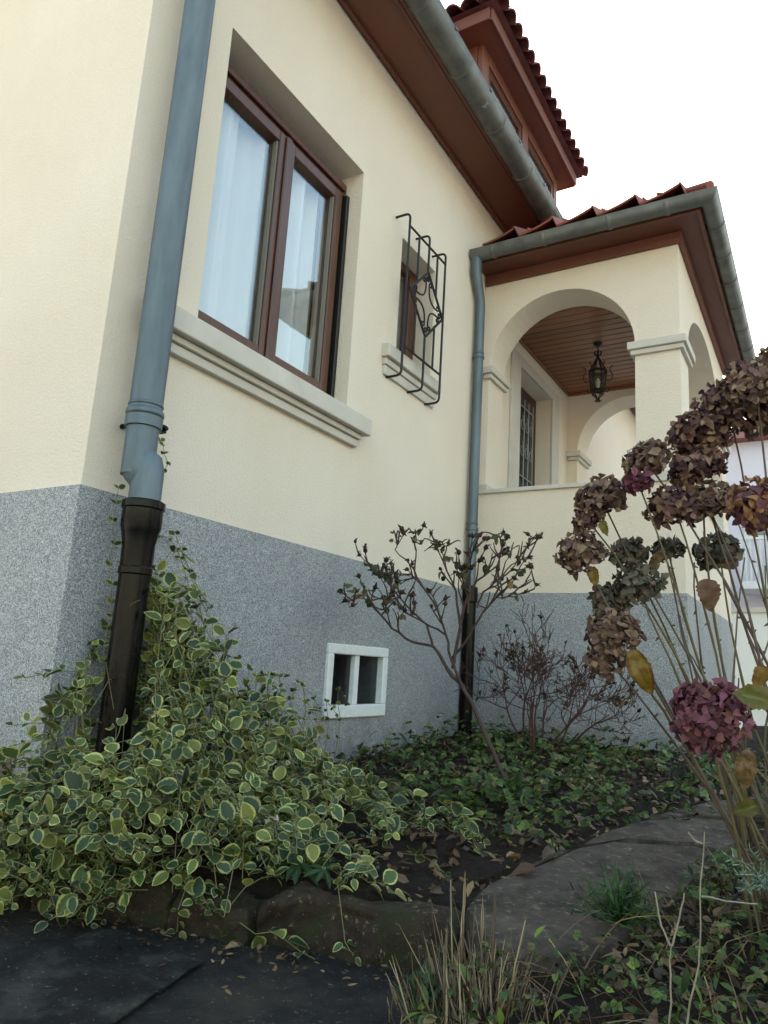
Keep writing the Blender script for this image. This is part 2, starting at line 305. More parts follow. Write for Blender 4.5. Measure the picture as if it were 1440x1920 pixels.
def bedf(u, v):
    x = -.02+4.2*u; y = .75+6.2*v
    z = gz(x, y)
    if .55 < x < 1.9 and 1.7 < y < 3.6: pass
    return (x, y, z+.008*noise.noise(Vector((x*24, y*24, 7))))
g = MB(); g.grid(220, 300, bedf); struct(g.build('garden_bed', M['soil'], smooth=True, angle=3))

def pathz(x, y): return .228+.055*(y-1.75)
px = lambda pts: [onZ(a, b, .24+.0) for a, b in pts]
def rough_slab(name, outline, top, th, m, parent, seed, amp=.0035):
    # outline: list of (x, y); top(x, y) gives height
    cx = sum(p[0] for p in outline)/len(outline); cy = sum(p[1] for p in outline)/len(outline)
    pts = []
    for i, p in enumerate(outline):
        q = outline[(i+1) % len(outline)]
        for t in (0, .25, .5, .75):
            x = p[0]+(q[0]-p[0])*t; y = p[1]+(q[1]-p[1])*t
            d = Vector((x-cx, y-cy)); k = 1+.02*noise.noise(Vector((x*14, y*14, seed)))
            pts.append((cx+d.x*k, cy+d.y*k))
    b_ = MB(); rings = [(1.0, -th), (1.0, -.012), (.985, 0), (.8, 0), (.6, 0), (.4, 0), (.2, 0)]; n = len(pts); vs = []
    for k, dz in rings:
        for x, y in pts:
            X = cx+(x-cx)*k; Y = cy+(y-cy)*k
            vs.append((X, Y, top(X, Y)+dz+amp*noise.noise(Vector((X*6, Y*6, seed)))+amp*.5*noise.noise(Vector((X*22, Y*22, seed)))))
    vs.append((cx, cy, top(cx, cy))); fs = []
    for r_ in range(len(rings)-1):
        for i in range(n): fs.append((r_*n+i, r_*n+(i+1) % n, (r_+1)*n+(i+1) % n, (r_+1)*n+i))
    L = (len(rings)-1)*n
    fs += [(L+i, L+(i+1) % n, len(vs)-1) for i in range(n)]
    b_.add(vs, fs); return b_.build(name, m, parent, smooth=True, angle=.9)
path = bpy.data.objects.new('path', None); COL.objects.link(path); path.location = (1.5, 2.4, .2); struct(path)
def P2(lst):
    o = []
    for a, b in lst:
        z = .24
        for _ in range(6):
            p = onZ(a, b, z); z = pathz(p.x, p.y)
        o.append((p.x, p.y))
    return o
slabs = [[(872, 1702), (905, 1668), (960, 1642), (1035, 1612), (1085, 1590), (1150, 1578), (1300, 1585), (1345, 1600), (1290, 1660), (1210, 1722), (1110, 1795), (980, 1792), (900, 1752)],
         [(1090, 1584), (1130, 1562), (1200, 1540), (1290, 1532), (1390, 1540), (1420, 1560), (1350, 1594), (1300, 1579), (1160, 1572)],
         [(1215, 1534), (1260, 1520), (1340, 1500), (1420, 1492), (1470, 1500), (1480, 1530), (1400, 1533), (1290, 1527)],
         [(880, 1690), (915, 1655), (990, 1618), (1050, 1588), (1075, 1586), (1030, 1606), (955, 1637), (905, 1662)]]
for i, sb in enumerate(slabs): rough_slab('flagstone', P2(sb), pathz if i < 3 else (lambda x, y: pathz(x, y)-.008), .07, M['flag'], path, i*3.1)
kerb = bpy.data.objects.new('kerb', None); COL.objects.link(kerb); kerb.location = (1, 1.65, .05); struct(kerb)
def stone_block(x0, x1, d, zt, seed, name='kerb_stone', parent=kerb, yo=0):
    b_ = MB(); n = 10
    def pt(u, v, w_):
        x = x0+(x1-x0)*u; y = kerb_y(x)-.05+d*v+yo; z = .05+(zt-.05)*w_
        q = Vector((x*5, y*5, z*5+seed)); k = noise.noise(q)*.04+noise.noise(q*3)*.018+noise.noise(q*9)*.008+noise.noise(q*22)*.004
        e = .02*(max(0, abs(u-.5)*2-.8)*5)**2
        return (x+k*(1 if u > .5 else -1)*.6, y+k+(.018*(max(0, w_-.7)/.3)**2 if v < .5 else -.01*(w_ > .9)), z+k*.5*w_-e*w_)
    for (f, a, c) in ((lambda u, v: pt(u, 0, v), 36, 14), (lambda u, v: pt(u, v, 1), 36, 8), (lambda u, v: pt(0, u, v), 8, 14), (lambda u, v: pt(1, u, v), 8, 14), (lambda u, v: pt(u, 1, v), 36, 14)):
        b_.grid(a, c, f)
    return b_.build(name, M['kerb'], parent, smooth=True, weld=True, angle=1.4)
for x0, x1, zt, sd in ((-.1, .26, .17, 1), (.275, .66, .185, 9), (.675, .90, .17, 2), (.915, 1.40, .2, 5), (1.52, 1.66, .16, 7)):
    stone_block(x0, x1, .12, zt, sd)
# roofing felt sheet on the driveway
fo = [onZ(a, b, .1) for a, b in ((-120, 1835), (60, 1768), (175, 1737), (270, 1762), (385, 1795), (300, 1850), (190, 1925), (60, 2010), (-150, 2060))]
fc = sum((p for p in fo), Vector())/len(fo); b_ = MB(); vs = []; NR = 12
ring = []
for i in range(len(fo)):
    for t in (0, .2, .4, .6, .8): ring.append(fo[i].lerp(fo[(i+1) % len(fo)], t))
for k in range(NR+1):
    for p in ring:
        q = fc.lerp(p, 1-k/NR); rr = 1-k/NR
        z = .092+.014*abs(noise.noise(Vector((q.x*4, q.y*7, 2))))+.012*math.exp(-((q.x-q.y*.4-.1)/.05)**2)*rr
        vs.append((q.x, q.y, z))
n = len(ring); fs = [(k*n+i, k*n+(i+1) % n, (k+1)*n+(i+1) % n, (k+1)*n+i) for k in range(NR) for i in range(n)]
vs2 = [(x, y, z-.004) for x, y, z in vs[:n]]; b_.add(vs+vs2, fs+[(i, (i+1) % n, len(vs)+(i+1) % n, len(vs)+i) for i in range(n)])
tag(b_.build('roofing_felt_sheet', M['felt'], smooth=True, weld=True, angle=1), 'black sheet of roofing felt lying on the ground at lower left', 'sheet')

# ------------------------------------------------------------------ house
YC = 1.558; YE = 11.0; XB = -7.0; ZP = 1.343; ZE = 4.48; YP = 4.917; XR = 1.445; YB = 7.447
H = thing('house', 'cream stucco house with grey speckled base, arched porch and tiled roof', 'house', (-3, 5, 0))
def panel(b_, fn, d0, d1, a0, a1, c0, c1, holes, rim=True):
    A = sorted({a0, a1, *[h[0] for h in holes], *[h[1] for h in holes]}); Cc = sorted({c0, c1, *[h[2] for h in holes], *[h[3] for h in holes]})
    for i in range(len(A)-1):
        for j in range(len(Cc)-1):
            m_ = ((A[i]+A[i+1])/2, (Cc[j]+Cc[j+1])/2)
            if any(h[0] < m_[0] < h[1] and h[2] < m_[1] < h[3] for h in holes): continue
            for d in (d0, d1): b_.add([fn(A[i], Cc[j], d), fn(A[i+1], Cc[j], d), fn(A[i+1], Cc[j+1], d), fn(A[i], Cc[j+1], d)], [(0, 1, 2, 3)])
    rims = [(h[0], h[1], h[2], h[3]) for h in holes]+([(a0, a1, c0, c1)] if rim else [])
    for (p, q, r_, s_) in rims:
        for (e, f) in (((p, r_), (q, r_)), ((q, r_), (q, s_)), ((q, s_), (p, s_)), ((p, s_), (p, r_))):
            b_.add([fn(*e, d0), fn(*f, d0), fn(*f, d1), fn(*e, d1)], [(0, 1, 2, 3)])
fA = lambda a, c, d: (d, a, c); fC = lambda a, c, d: (a, d, c)
WIN = (1.989, 3.118, 2.165, 3.622); SW = (3.60, 4.06, 2.70, 3.475); BW = (3.10, 3.668, .52, .873); DR = (5.69, 6.56, 1.5, 3.42)
b_ = MB(); panel(b_, fA, 0, -.3, YC, YE, -.05, ZE+.1, [WIN, SW, BW, DR]); b_.build('wall', M['wall'], H, weld=True)
b_ = MB(); panel(b_, fC, YC, YC+.3, XB, -.3, -.05, ZE+.1, []); b_.build('wall', M['wall'], H, weld=True)
b_ = MB(); b_.box(XB, -.3, YE-.3, YE, -.05, ZE+.1); b_.build('wall', M['wall'], H)
b_ = MB(); b_.box(XB, XB+.3, YC+.3, YE-.3, -.05, ZE+.1); b_.build('wall', M['wall'], H)
b_ = MB(); panel(b_, fA, .01, 0, YC, YP, -.05, ZP, [BW]); b_.build('plinth', M['plinth'], H, weld=True)
b_ = MB(); b_.box(XB, .01, YC-.01, YC, -.05, ZP); b_.build('plinth', M['plinth'], H)
b_ = MB(); b_.box(.01, XR+.01, YP-.01, YP, -.05, ZP+.003); b_.build('plinth', M['plinth'], H)
b_ = MB(); b_.box(XR, XR+.01, YP, YB, -.05, ZP+.003); b_.build('plinth', M['plinth'], H)
b_ = MB(); b_.box(XB+.3, -.3, YC+.3, YE-.3, 1.3, 1.45); b_.box(-2.6, -2.5, YC+.3, YE-.3, 1.45, ZE); b_.box(XB+.3, -.3, YC+.3, YE-.3, ZE-.4, ZE-.3); b_.build('interior_floor', M['room'], H)
b_ = MB(); b_.box(-1.5, -1.4, 2.3, 4.6, -.05, 1.3); b_.build('cellar_partition', M['dark_room'], H)
# metal hatch on the left wall base
b_ = MB(); b_.box(-.42, -.12, YC-.018, YC-.01, .30, .44); b_.build('vent_hatch', simple('rusty_hatch', '#4A3A3A', '#5E4A46', .8, scale=20), H, bevel=.003)

# main window
W = link('window', MB().box(-.175, -.125, WIN[0], WIN[1], WIN[2], WIN[2]+.05).mesh('window', bevel=.004), M['brown2'], H)
def wbox(name, y0, y1, z0, z1, x0, x1, m=M['brown2'], p=None, bev=.004):
    return MB().box(x0, x1, y0, y1, z0, z1).build(name, m, p or W, bevel=bev)
y0, y1, z0, z1 = WIN
wbox('frame', y0, y1, z1-.14, z1-.055, -.185, -.115); wbox('frame', y0, y0+.03, z0+.05, z1-.14, -.175, -.125); wbox('frame', y1-.055, y1, z0+.05, z1-.14, -.175, -.125)
wbox('shutter_rail', y1-.03, y1-.002, z0, z1-.14, -.124, -.085, M['shutter_rail'], bev=.003); wbox('shutter_rail', y0+.002, y0+.03, z0, z1-.14, -.124, -.085, M['shutter_rail'], bev=.003)
wbox('shutter_box', y0+.002, y1-.002, z1-.052, z1-.003, -.28, -.16, M['shutter_rail'])
wbox('shutter_slat', y0+.03, y1-.03, z1-.12, z1-.075, -.113, -.095)
ym = 2.552
for (a, c) in ((y0+.031, ym-.001), (ym+.001, y1-.056)):
    st = .062; zb, zt = z0+.052, z1-.142
    so_ = wbox('sash', a, a+(.05 if a < 2.2 else st), zb, zt, -.17, -.10); so2 = wbox('sash', c-st, c, zb, zt, -.17, -.10)
    a2 = a+(.05 if a < 2.2 else st); wbox('sash_rail', a2, c-st, zb, zb+st, -.168, -.102); wbox('sash_rail', a2, c-st, zt-st, zt, -.168, -.102)
    wbox('pane', a+.045, c-st+.005, zb+st-.005, zt-st+.005, -.142, -.138, M['glass'], bev=0)
    for q in ((a2, a2+.006), (c-st-.012, c-st)): wbox('glazing_bead', q[0], q[1], zb+st, zt-st, -.136, -.112, simple('grey_seal', '#6E6A60', rough=.6) if 'seal' not in M else M['seal'], bev=0)
wbox('mullion_cover', ym-.022, ym+.022, z0+.055, z1-.145, -.099, -.086, bev=.006)
# curtains
def curtain(name, ya, yb, xc, zt, zb, m, label, folds, amp):
    b_ = MB(); b_.grid(60, 4, lambda u, v: (xc+amp*math.sin(u*folds*6.28+.6*math.sin(u*9))+amp*.4*math.sin(u*folds*14), ya+(yb-ya)*u, zt+(zb-zt)*v))
    return tag(b_.build(name, m, None, smooth=True, angle=3), label, 'curtain')
curtain('net_curtain', 2.02, 2.97, -.225, 3.46, 2.2, M['curtain'], 'sheer white net curtain hanging in soft folds behind the large window', 5, .034)
curtain('side_drape', 2.985, 3.13, -.33, 3.46, 2.2, M['drape'], 'beige side drape at the right edge of the large window', 2.5, .02)
# sill of main window
b_ = MB(); prof = [(0.0, 2.165), (-.115, 2.165), (-.115, 2.03), (0, 2.03), (0, 1.962), (.022, 1.962), (.022, 1.985), (.034, 1.985), (.034, 2.012), (.05, 2.012), (.05, 2.03), (.088, 2.03), (.088, 2.118), (.0, 2.163)]
b_ = MB(); b_.prism([(-.115, 2.168), (-.115, 2.036), (.088, 2.026), (.088, 2.120)], lambda p, d: (p[0], d, p[1]), 1.72, 3.255)
sill = b_.build('sill', M['stone'], W, bevel=.004)
b_ = MB(); b_.box(.0, .05, 1.75, 3.215, 1.998, 2.026); b_.box(.0, .032, 1.76, 3.205, 1.955, 1.996); b_.build('sill_moulding', M['stone'], W, bevel=.003)

# small barred window
y0, y1, z0, z1 = SW
W2 = link('window', MB().box(-.2, -.14, y0, y1, z0, z0+.05).mesh('window', bevel=.004), M['brown2'], H)
for q in ((y0, y0+.06, z0+.05, z1), (y1-.06, y1, z0+.05, z1), (y0+.06, y1-.06, z1-.06, z1)): wbox('frame', q[0], q[1], q[2], q[3], -.2, -.14, p=W2)
for q in ((y0+.062, y0+.11, z0+.052, z1-.062), (y1-.11, y1-.062, z0+.052, z1-.062)): wbox('sash', *q, -.19, -.13, p=W2)
wbox('pane', y0+.1, y1-.1, z0+.05, z1-.06, -.165, -.161, M['glass'], p=W2, bev=0)
b_ = MB(); b_.prism([(-.14, 2.70), (-.14, 2.6), (.055, 2.592), (.055, 2.672)], lambda p, d: (p[0], d, p[1]), 3.435, 4.13); b_.build('sill', M['stone'], W2, bevel=.004)
b_ = MB(); b_.box(0, .03, 3.45, 4.115, 2.55, 2.59); b_.box(0, .018, 3.46, 4.105, 2.49, 2.548); b_.build('sill_moulding', M['stone'], W2, bevel=.003)
curtain('small_curtain', 3.66, 4.0, -.24, 3.42, 2.73, M['curtain'], 'pale curtain behind the small barred window', 4, .015)
# grille
GX = .105; gri = thing('window_grille', 'black wrought iron grille with scrolled diamond over the small window', 'grille', (0.0, 3.76, 2.5))
def ibar(name, pts, r=.0075, n=6): b_ = MB(); b_.tube(pts, r, n); return b_.build(name, M['iron'], gri, smooth=True)
def bend(pts, k=4):
    o = []
    for i, p in enumerate(pts):
        p = Vector(p)
        if 0 < i < len(pts)-1:
            a, c = Vector(pts[i-1]), Vector(pts[i+1]); d = min(.035, (a-p).length*.45, (c-p).length*.45)
            s_, e = p+(a-p).normalized()*d, p+(c-p).normalized()*d
            for t in range(k+1): u = t/k; o.append(s_*(1-u)**2+p*2*u*(1-u)+e*u*u)
        else: o.append(p)
    return o
TOP, BOT = 3.475, 2.675; ys = (3.505, 3.635, 3.77, 3.89, 4.005)
ibar('crossbar', [(GX, ys[0], TOP), (GX, ys[4], TOP)]); ibar('crossbar', [(GX, ys[0], BOT), (GX, ys[4], BOT)])
ibar('bar', bend([(0, ys[0], TOP+.085), (GX, ys[0], TOP+.085), (GX, ys[0], BOT-.19), (0, ys[0], BOT-.19)]))
ibar('bar', bend([(0, ys[2], TOP+.085), (GX, ys[2], TOP+.085), (GX, ys[2], 3.29)]))
ibar('bar', bend([(GX, ys[2], 2.85), (GX, ys[2], BOT-.19), (0, ys[2], BOT-.19)]))
ibar('bar', bend([(0, ys[4], TOP+.085), (GX, ys[4], TOP+.085), (GX, ys[4], BOT-.19), (0, ys[4], BOT-.19)]))
ibar('bar', [(GX, ys[1], 3.0), (GX, ys[1], BOT)]); ibar('bar', [(GX, ys[3], 2.97), (GX, ys[3], BOT)])
ibar('bar', [(GX, ys[1], TOP), (GX, ys[1], 3.155)]); ibar('bar', [(GX, ys[3], TOP), (GX, ys[3], 3.185)])
dc = Vector((GX, 3.775, 3.07)); DV = [Vector((0, 0, .225)), Vector((0, .225, 0)), Vector((0, 0, -.225)), Vector((0, -.225, 0))]
for i in range(4): ibar('diamond_side', [dc+DV[i], dc+DV[(i+1) % 4]], .0085)
def scroll(c, r0, a0, turns, sgn, k=18):
    return [c+Vector((0, math.cos(a0+sgn*turns*6.28*i/k), math.sin(a0+sgn*turns*6.28*i/k)))*(r0*(1-.72*i/k)) for i in range(k+1)]
for i in range(4):       # a C-scroll along each side, curled at both ends towards the middle of the diamond
    A_, B_ = DV[i], DV[(i+1) % 4]; mid = (A_+B_)/2; inn = -mid.normalized(); al = (B_-A_).normalized()
    pts = [dc+mid+al*(q*.085)+inn*(.042+.05*(1-q*q)) for q in [-1+t/10 for t in range(21)]]
    def curl(e, sg):
        d0 = (al*sg-inn*.55).normalized(); nn_ = (-inn-al*sg*.55).normalized(); o_ = []
        for k in range(1, 15):
            q = k*.42; r_ = .021*(1-.045*k); o_.append(e+d0*(r_*math.sin(q))+nn_*(.021-r_*math.cos(q)))
        return o_
    ibar('scroll', list(reversed(curl(pts[0], -1)))+pts+curl(pts[-1], 1), .006, 5)
    c0 = dc+A_*.72; sd = A_.normalized(); sd2 = Vector((0, -sd.z, sd.y))
    for sg in (-1, 1): ibar('scroll', [c0+sd2*sg*(.02*math.sin(q))*(1-q/9)+sd*(.022-.022*math.cos(q))*(1-q/9) for q in [k*.5 for k in range(10)]], .005, 5)

# cellar window
y0, y1, z0, z1 = BW
W3 = link('window', MB().box(-.03, .03, y0-.012, y1+.012, z0-.01, z0+.055).mesh('window', bevel=.005), M['white'], H)
for q in ((y0-.012, y0+.038, z0+.055, z1-.04), (y1-.038, y1+.012, z0+.055, z1-.04), (y0-.012, y1+.012, z1-.04, z1+.012)): wbox('frame', *q, -.03, .03, M['white'], W3, .005)
yc_ = (y0+y1)/2-.01; wbox('mullion', yc_-.022, yc_+.022, z0+.055, z1-.04, -.028, .018, M['white'], W3, .004)
for a, c in ((y0+.034, yc_-.02), (yc_+.02, y1-.034)): wbox('pane', a, c, z0+.05, z1-.04, -.014, -.01, M['glass_dirty'], W3, 0)
b_ = MB(); b_.box(-.9, -.35, 3.0, 3.35, .3, .6); b_.box(-.9, -.35, 3.0, 3.3, .61, .66); b_.build('cellar_shelf', M['room'], H)

# porch walls
def arch_poly(a0, a1, zb, zt, o0, o1, zs, rise, n=28):
    pts = [(a0, zb), (a0, zt), (a1, zt), (a1, zb), (o1, zb)]
    c = (o0+o1)/2; h = (o1-o0)/2
    pts += [(c+h*math.cos(math.pi*i/n), zs+rise*math.sin(math.pi*i/n)) for i in range(n+1)]
    return pts+[(o0, zb)]
ZC = 2.085; ZS = 3.085
FX = lambda p, d: (p[0], d, p[1]); FY = lambda p, d: (d, p[0], p[1])
def pw(name, *fns, m=M['wall'], **k):
    b_ = MB()
    for f in fns: f(b_)
    return b_.build(name, m, H, **k)
pw('porch_wall', lambda b_: b_.prism(arch_poly(.0, XR, ZC+.03, 3.95, .055, 1.15, ZS, .542), FX, YP, YP+.295))
pw('porch_wall', lambda b_: b_.prism(arch_poly(YP+.295, YB-.34, ZC+.03, 3.95, YP+.33, YB-.36, ZS, .53), FY, XR-.295, XR))
pw('porch_wall', lambda b_: b_.prism(arch_poly(.0, XR, ZC+.03, 3.95, .1, 1.15, ZS-.06, .54), FX, YB-.34, YB))
pw('balustrade', lambda b_: b_.box(0, XR, YP, YP+.295, -.05, ZC)); pw('balustrade', lambda b_: b_.box(XR-.295, XR, YP+.295, YB-.34, -.05, ZC)); pw('balustrade', lambda b_: b_.box(0, XR, YB-.34, YB, -.05, ZC))
pw('coping', lambda b_: b_.box(.002, XR+.025, YP-.025, YP+.31, ZC, ZC+.03), m=M['stone'], bevel=.003)
pw('coping', lambda b_: b_.box(XR-.31, XR+.025, YP+.31, YB-.35, ZC, ZC+.03), m=M['stone'], bevel=.003)
pw('coping', lambda b_: b_.box(.002, XR+.025, YB-.35, YB+.025, ZC, ZC+.03), m=M['stone'], bevel=.003)
pw('pier_base', lambda b_: b_.box(.002, .075, YP-.022, YP+.31, ZC+.03, ZC+.07), m=M['stone'], bevel=.003)
pw('pier_base', lambda b_: b_.box(1.13, XR+.022, YP-.022, YP+.31, ZC+.03, ZC+.07), m=M['stone'], bevel=.003)
pw('porch_floor', lambda b_: b_.box(0, XR-.295, YP+.295, YB-.34, 1.35, 1.5), m=M['stone'])
def capital(x0, x1, y0, y1, zt, b_):
    b_.box(x0-.045, x1+.045, y0-.045, y1+.045, zt-.055, zt); b_.box(x0-.026, x1+.026, y0-.026, y1+.026, zt-.092, zt-.057)
pw('pier_capital', lambda b_: capital(.047, .055, YP, YP+.295, ZS+.008, b_), m=M['stone'], bevel=.003)
pw('pier_capital', lambda b_: capital(1.15, XR, YP, YP+.33, ZS+.008, b_), m=M['stone'], bevel=.003)
pw('pier_capital', lambda b_: capital(.047, .1, YB-.34, YB, ZS-.05, b_), m=M['stone'], bevel=.003)
pw('pier_capital', lambda b_: capital(1.15, XR, YB-.36, YB, ZS-.05, b_), m=M['stone'], bevel=.003)
# porch ceiling
ZCE = 3.66
CE = pw('porch_ceiling', lambda b_: b_.box(.0, XR-.29, YP+.29, YB-.335, ZCE+.022, ZCE+.05), m=M['brown'])
yy = YP+.3; pm = None
while yy < YB-.36:
    if pm is None:
        pm = MB().box(.004, XR-.298, 0, .088, 0, .018).mesh('plank', bevel=.005); 
    link('plank', pm, M['plank'], CE, Matrix.Translation((0, yy, ZCE+.001))); yy += .0955
for q in ((.003, .028, YP+.3, YB-.345), (XR-.325, XR-.3, YP+.3, YB-.345)): MB().box(q[0], q[1], q[2], q[3], ZCE-.022, ZCE-.001).build('ceiling_trim', M['plank'], CE, bevel=.003)
MB().box(.03, XR-.327, YB-.37, YB-.343, ZCE-.022, ZCE-.001).build('ceiling_trim', M['plank'], CE, bevel=.003)
# porch door
y0, y1, z0, z1 = DR
pw('door_surround', lambda b_: b_.box(.002, .022, y0-.2, y0, 1.5, z1+.1), lambda b_: b_.box(.002, .022, y1, y1+.2, 1.5, z1+.1), lambda b_: b_.box(.002, .022, y0, y1, z1, z1+.1), m=M['stone'], bevel=.002)
D_ = MB().box(-.2, -.15, y0, y1, z0, z1).build('door', simple('dark_door_wood', '#2A1712', '#3A2018', .4, scale=10, stretch=(4, 4, .5)), H)
MB().box(-.149, -.142, y0+.14, y1-.14, z0+.55, z1-.16).build('pane', M['glass_dirty'], D_)
wi = simple('white_iron', '#8A8E92', rough=.5); b_ = MB()
for k in range(6): y = y0+.15+k*(y1-y0-.3)/5; b_.tube([(-.125, y, z0+.5), (-.125, y, z1-.12)], .0055, 5)
for z in (z0+.56, z0+1.05, z1-.2): b_.tube([(-.125, y0+.13, z), (-.125, y1-.13, z)], .0055, 5)
for k in range(5):
    for z in (z0+.8, z0+1.3, z0+1.55):
        y = y0+.15+(k+.5)*(y1-y0-.3)/5; b_.tube([(-.12, y+.05*math.sin(q)*math.exp(-q*.08), z+.08*math.cos(q)*math.exp(-q*.12)) for q in [j*.45 for j in range(20)]], .0038, 4)
b_.build('door_grille', wi, D_, smooth=True)

# porch eaves
b_ = MB(); b_.box(.012, XR+.03, YP-.03, YP-.001, 3.785, 3.87); b_.box(XR+.001, XR+.03, YP-.001, YB+.03, 3.785, 3.87); b_.build('frieze', M['brown'], H, bevel=.003)
b_ = MB(); b_.box(.012, 1.60, 4.70, YP+.2, 3.872, 3.89); b_.box(1.2, 1.60, YP+.2, YB+.22, 3.872, 3.89); b_.build('soffit', M['brown'], H)
b_ = MB(); b_.box(.012, 1.625, 4.676, 4.70, 3.85, 3.99); b_.box(1.60, 1.625, 4.70, YB+.22, 3.85, 3.99); b_.build('fascia', M['brown'], H, bevel=.003)
def half_gutter(name, path_pts, side, r, m, parent, lip=.012):
    # path polyline in XY with mitred offsets; side = outward normals per vertex (already mitre-scaled)
    b_ = MB(); n = 14; vs = []
    prof = [(math.cos(a), -math.sin(a)) for a in [math.pi*i/n for i in range(n+1)]]
    loops = []
    for (p, o) in zip(path_pts, side):
        lp = [(p[0]+o[0]*r*c, p[1]+o[1]*r*c, p[2]+r*s_) for c, s_ in prof]
        lp = [(p[0]+o[0]*(r-.014), p[1]+o[1]*(r-.014), p[2]+.014)]+[(p[0]+o[0]*(r+.006), p[1]+o[1]*(r+.006), p[2]+.016)]+lp
        lp += [(p[0]+o[0]*(r-.004)*c, p[1]+o[1]*(r-.004)*c, p[2]+(r-.004)*s_) for c, s_ in reversed(prof)]
        loops.append(lp)
    L = len(loops[0])
    for lp in loops: vs += lp
    fs = [(i*L+k, i*L+(k+1) % L, (i+1)*L+(k+1) % L, (i+1)*L+k) for i in range(len(loops)-1) for k in range(L)]
    fs += [tuple(range(L)), tuple((len(loops)-1)*L+k for k in range(L))]
    b_.add(vs, fs); return b_.build(name, m, parent, smooth=True, angle=.6)
def gutter_band(p, d, o, r, parent, wid=.016, name='gutter_joint'):
    b_ = MB(); n = 14; pr = [(math.cos(a), -math.sin(a)) for a in [math.pi*i/n for i in range(n+1)]]
    def loop(k, rr): return [(p[0]+d[0]*k+o[0]*rr*c, p[1]+d[1]*k+o[1]*rr*c, p[2]+rr*s_) for c, s_ in pr]
    vs = loop(-wid, r+.001)+loop(-wid*.4, r+.007)+loop(wid*.4, r+.007)+loop(wid, r+.001); L = n+1
    b_.add(vs, [(i*L+k, i*L+k+1, (i+1)*L+k+1, (i+1)*L+k) for i in range(3) for k in range(n)]); return b_.build(name, M['gutter'], parent, smooth=True, angle=1)
GP = half_gutter('gutter', [(.012, 4.622, 3.905), (1.683, 4.622, 3.905), (1.683, YB+.25, 3.905)], [(0, -1), (1, -1), (1, 0)], .056, M['gutter'], H)
for x in (.19, .58, 1.05, 1.43): gutter_band((x, 4.622, 3.905), (1, 0), (0, -1), .056, GP)
for y in (4.95, 5.35, 5.75, 6.2, 6.65, 7.1): gutter_band((1.683, y, 3.905), (0, 1), (1, 0), .056, GP)
# main eaves
b_ = MB(); b_.box(.0, .312, YC-.42, YE+.4, ZE, ZE+.02); b_.box(XB-.4, .0, YC-.42, YC, ZE, ZE+.02); b_.build('soffit', M['brown'], H)
b_ = MB(); b_.box(.012, .036, YC, YE, ZE-.026, ZE-.001); b_.build('soffit_trim', M['brown'], H, bevel=.004)
b_ = MB(); b_.box(.29, .313, YC-.42, YE+.4, ZE-.018, ZE-.001); b_.build('soffit_trim', M['brown'], H, bevel=.004)
b_ = MB(); b_.box(.314, .336, YC-.42, YE+.4, ZE-.012, ZE+.16); b_.build('fascia', M['brown'], H)
GM = half_gutter('gutter', [(.412, YC-.45, 4.50), (.412, YE+.4, 4.50)], [(1, 0), (1, 0)], .08, M['gutter'], H)
for y in (1.85, 2.4, 2.96, 3.5, 4.05, 4.6, 5.15): gutter_band((.412, y, 4.50), (0, 1), (1, 0), .08, GM)
for y in (3.25, 3.78, 4.32, 4.85): MB().box(.487, .5, y-.012, y+.012, 4.508, 4.528).build('gutter_clip', M['black_iron'], GM)
b_ = MB()
for k in range(9):
    t = random.random(); b_.add([(.412+.0815*math.cos(a), 3.8+dy, 4.5-.0815*math.sin(a)) for a, dy in [(.75+.06*k, -.012+random.uniform(-.01, .01)), (.75+.06*k, .012+random.uniform(-.01, .012)), (.80+.06*k, .008), (.80+.06*k, -.01)]], [(0, 1, 2, 3)])
b_.build('solder_patch', M['solder'], GM)
# main roof
ov = .42; zr = 8.3; xm = (XB)/2
b_ = MB(); b_.add([(.43, YC-ov, 4.60), (.43, YE+ov, 4.60), (XB-.43, YE+ov, 4.60), (XB-.43, YC-ov, 4.60), (xm, YC+3.4, zr), (xm, YE-3.4, zr)],
                  [(0, 1, 5, 4), (1, 2, 5), (2, 3, 4, 5), (3, 0, 4), (0, 3, 2, 1)]); RF = b_.build('roof', M['tile'], H)
# porch roof with tiles
def tile_mesh(name, wd, ln, hgt, kind, n=8):
    b_ = MB(); th = .014
    def pz(t):
        if kind == 'saw': return hgt*(t**1.6) if t < .93 else hgt*(1-(t-.93)/.07*.9)
        return hgt*abs(math.sin(math.pi*t))**.75
    ts = [i/n for i in range(n+1)]+([.93, .999] if kind == 'saw' else []); ts = sorted(set(ts)); k = len(ts); vs = []
    for (l, dz) in ((0, 0), (ln, 0)):
        for t in ts: vs.append((wd*(t-.5), l, pz(t)+dz+(0.022*(1-l/ln))))
    for (l, dz) in ((0, -th), (ln, -th)):
        for t in ts: vs.append((wd*(t-.5), l, pz(t)+dz+(0.022*(1-l/ln))))
    fs = []
    for i in range(k-1): fs += [(i, i+1, k+i+1, k+i), (2*k+i, 3*k+i, 3*k+i+1, 2*k+i+1), (i, 2*k+i, 2*k+i+1, i+1), (k+i, k+i+1, 3*k+i+1, 3*k+i)]
    fs += [(0, k, 3*k, 2*k), (k-1, 3*k-1, 4*k-1, 2*k-1)]
    b_.add(vs, fs); return b_.mesh(name, smooth=True, angle=.8)
PT = R(28.5); px0, px1, py0, py1, pz0 = -.1, 1.70, 4.605, YB+.28, 3.945
half = (py1-py0)/2; rise = half*math.tan(PT); xa = px1-half
PR = MB().add([(px0, py0, pz0), (px1, py0, pz0), (px1, py1, pz0), (px0, py1, pz0), (max(xa, px0), (py0+py1)/2, pz0+rise), (px0-1.2, (py0+py1)/2, pz0+rise), (px0-1.2, py0, pz0), (px0-1.2, py1, pz0)],
              [(6, 1, 4, 5), (1, 2, 4), (2, 7, 5, 4), (6, 7, 2, 1)]).build('porch_roof', M['tile'], H)
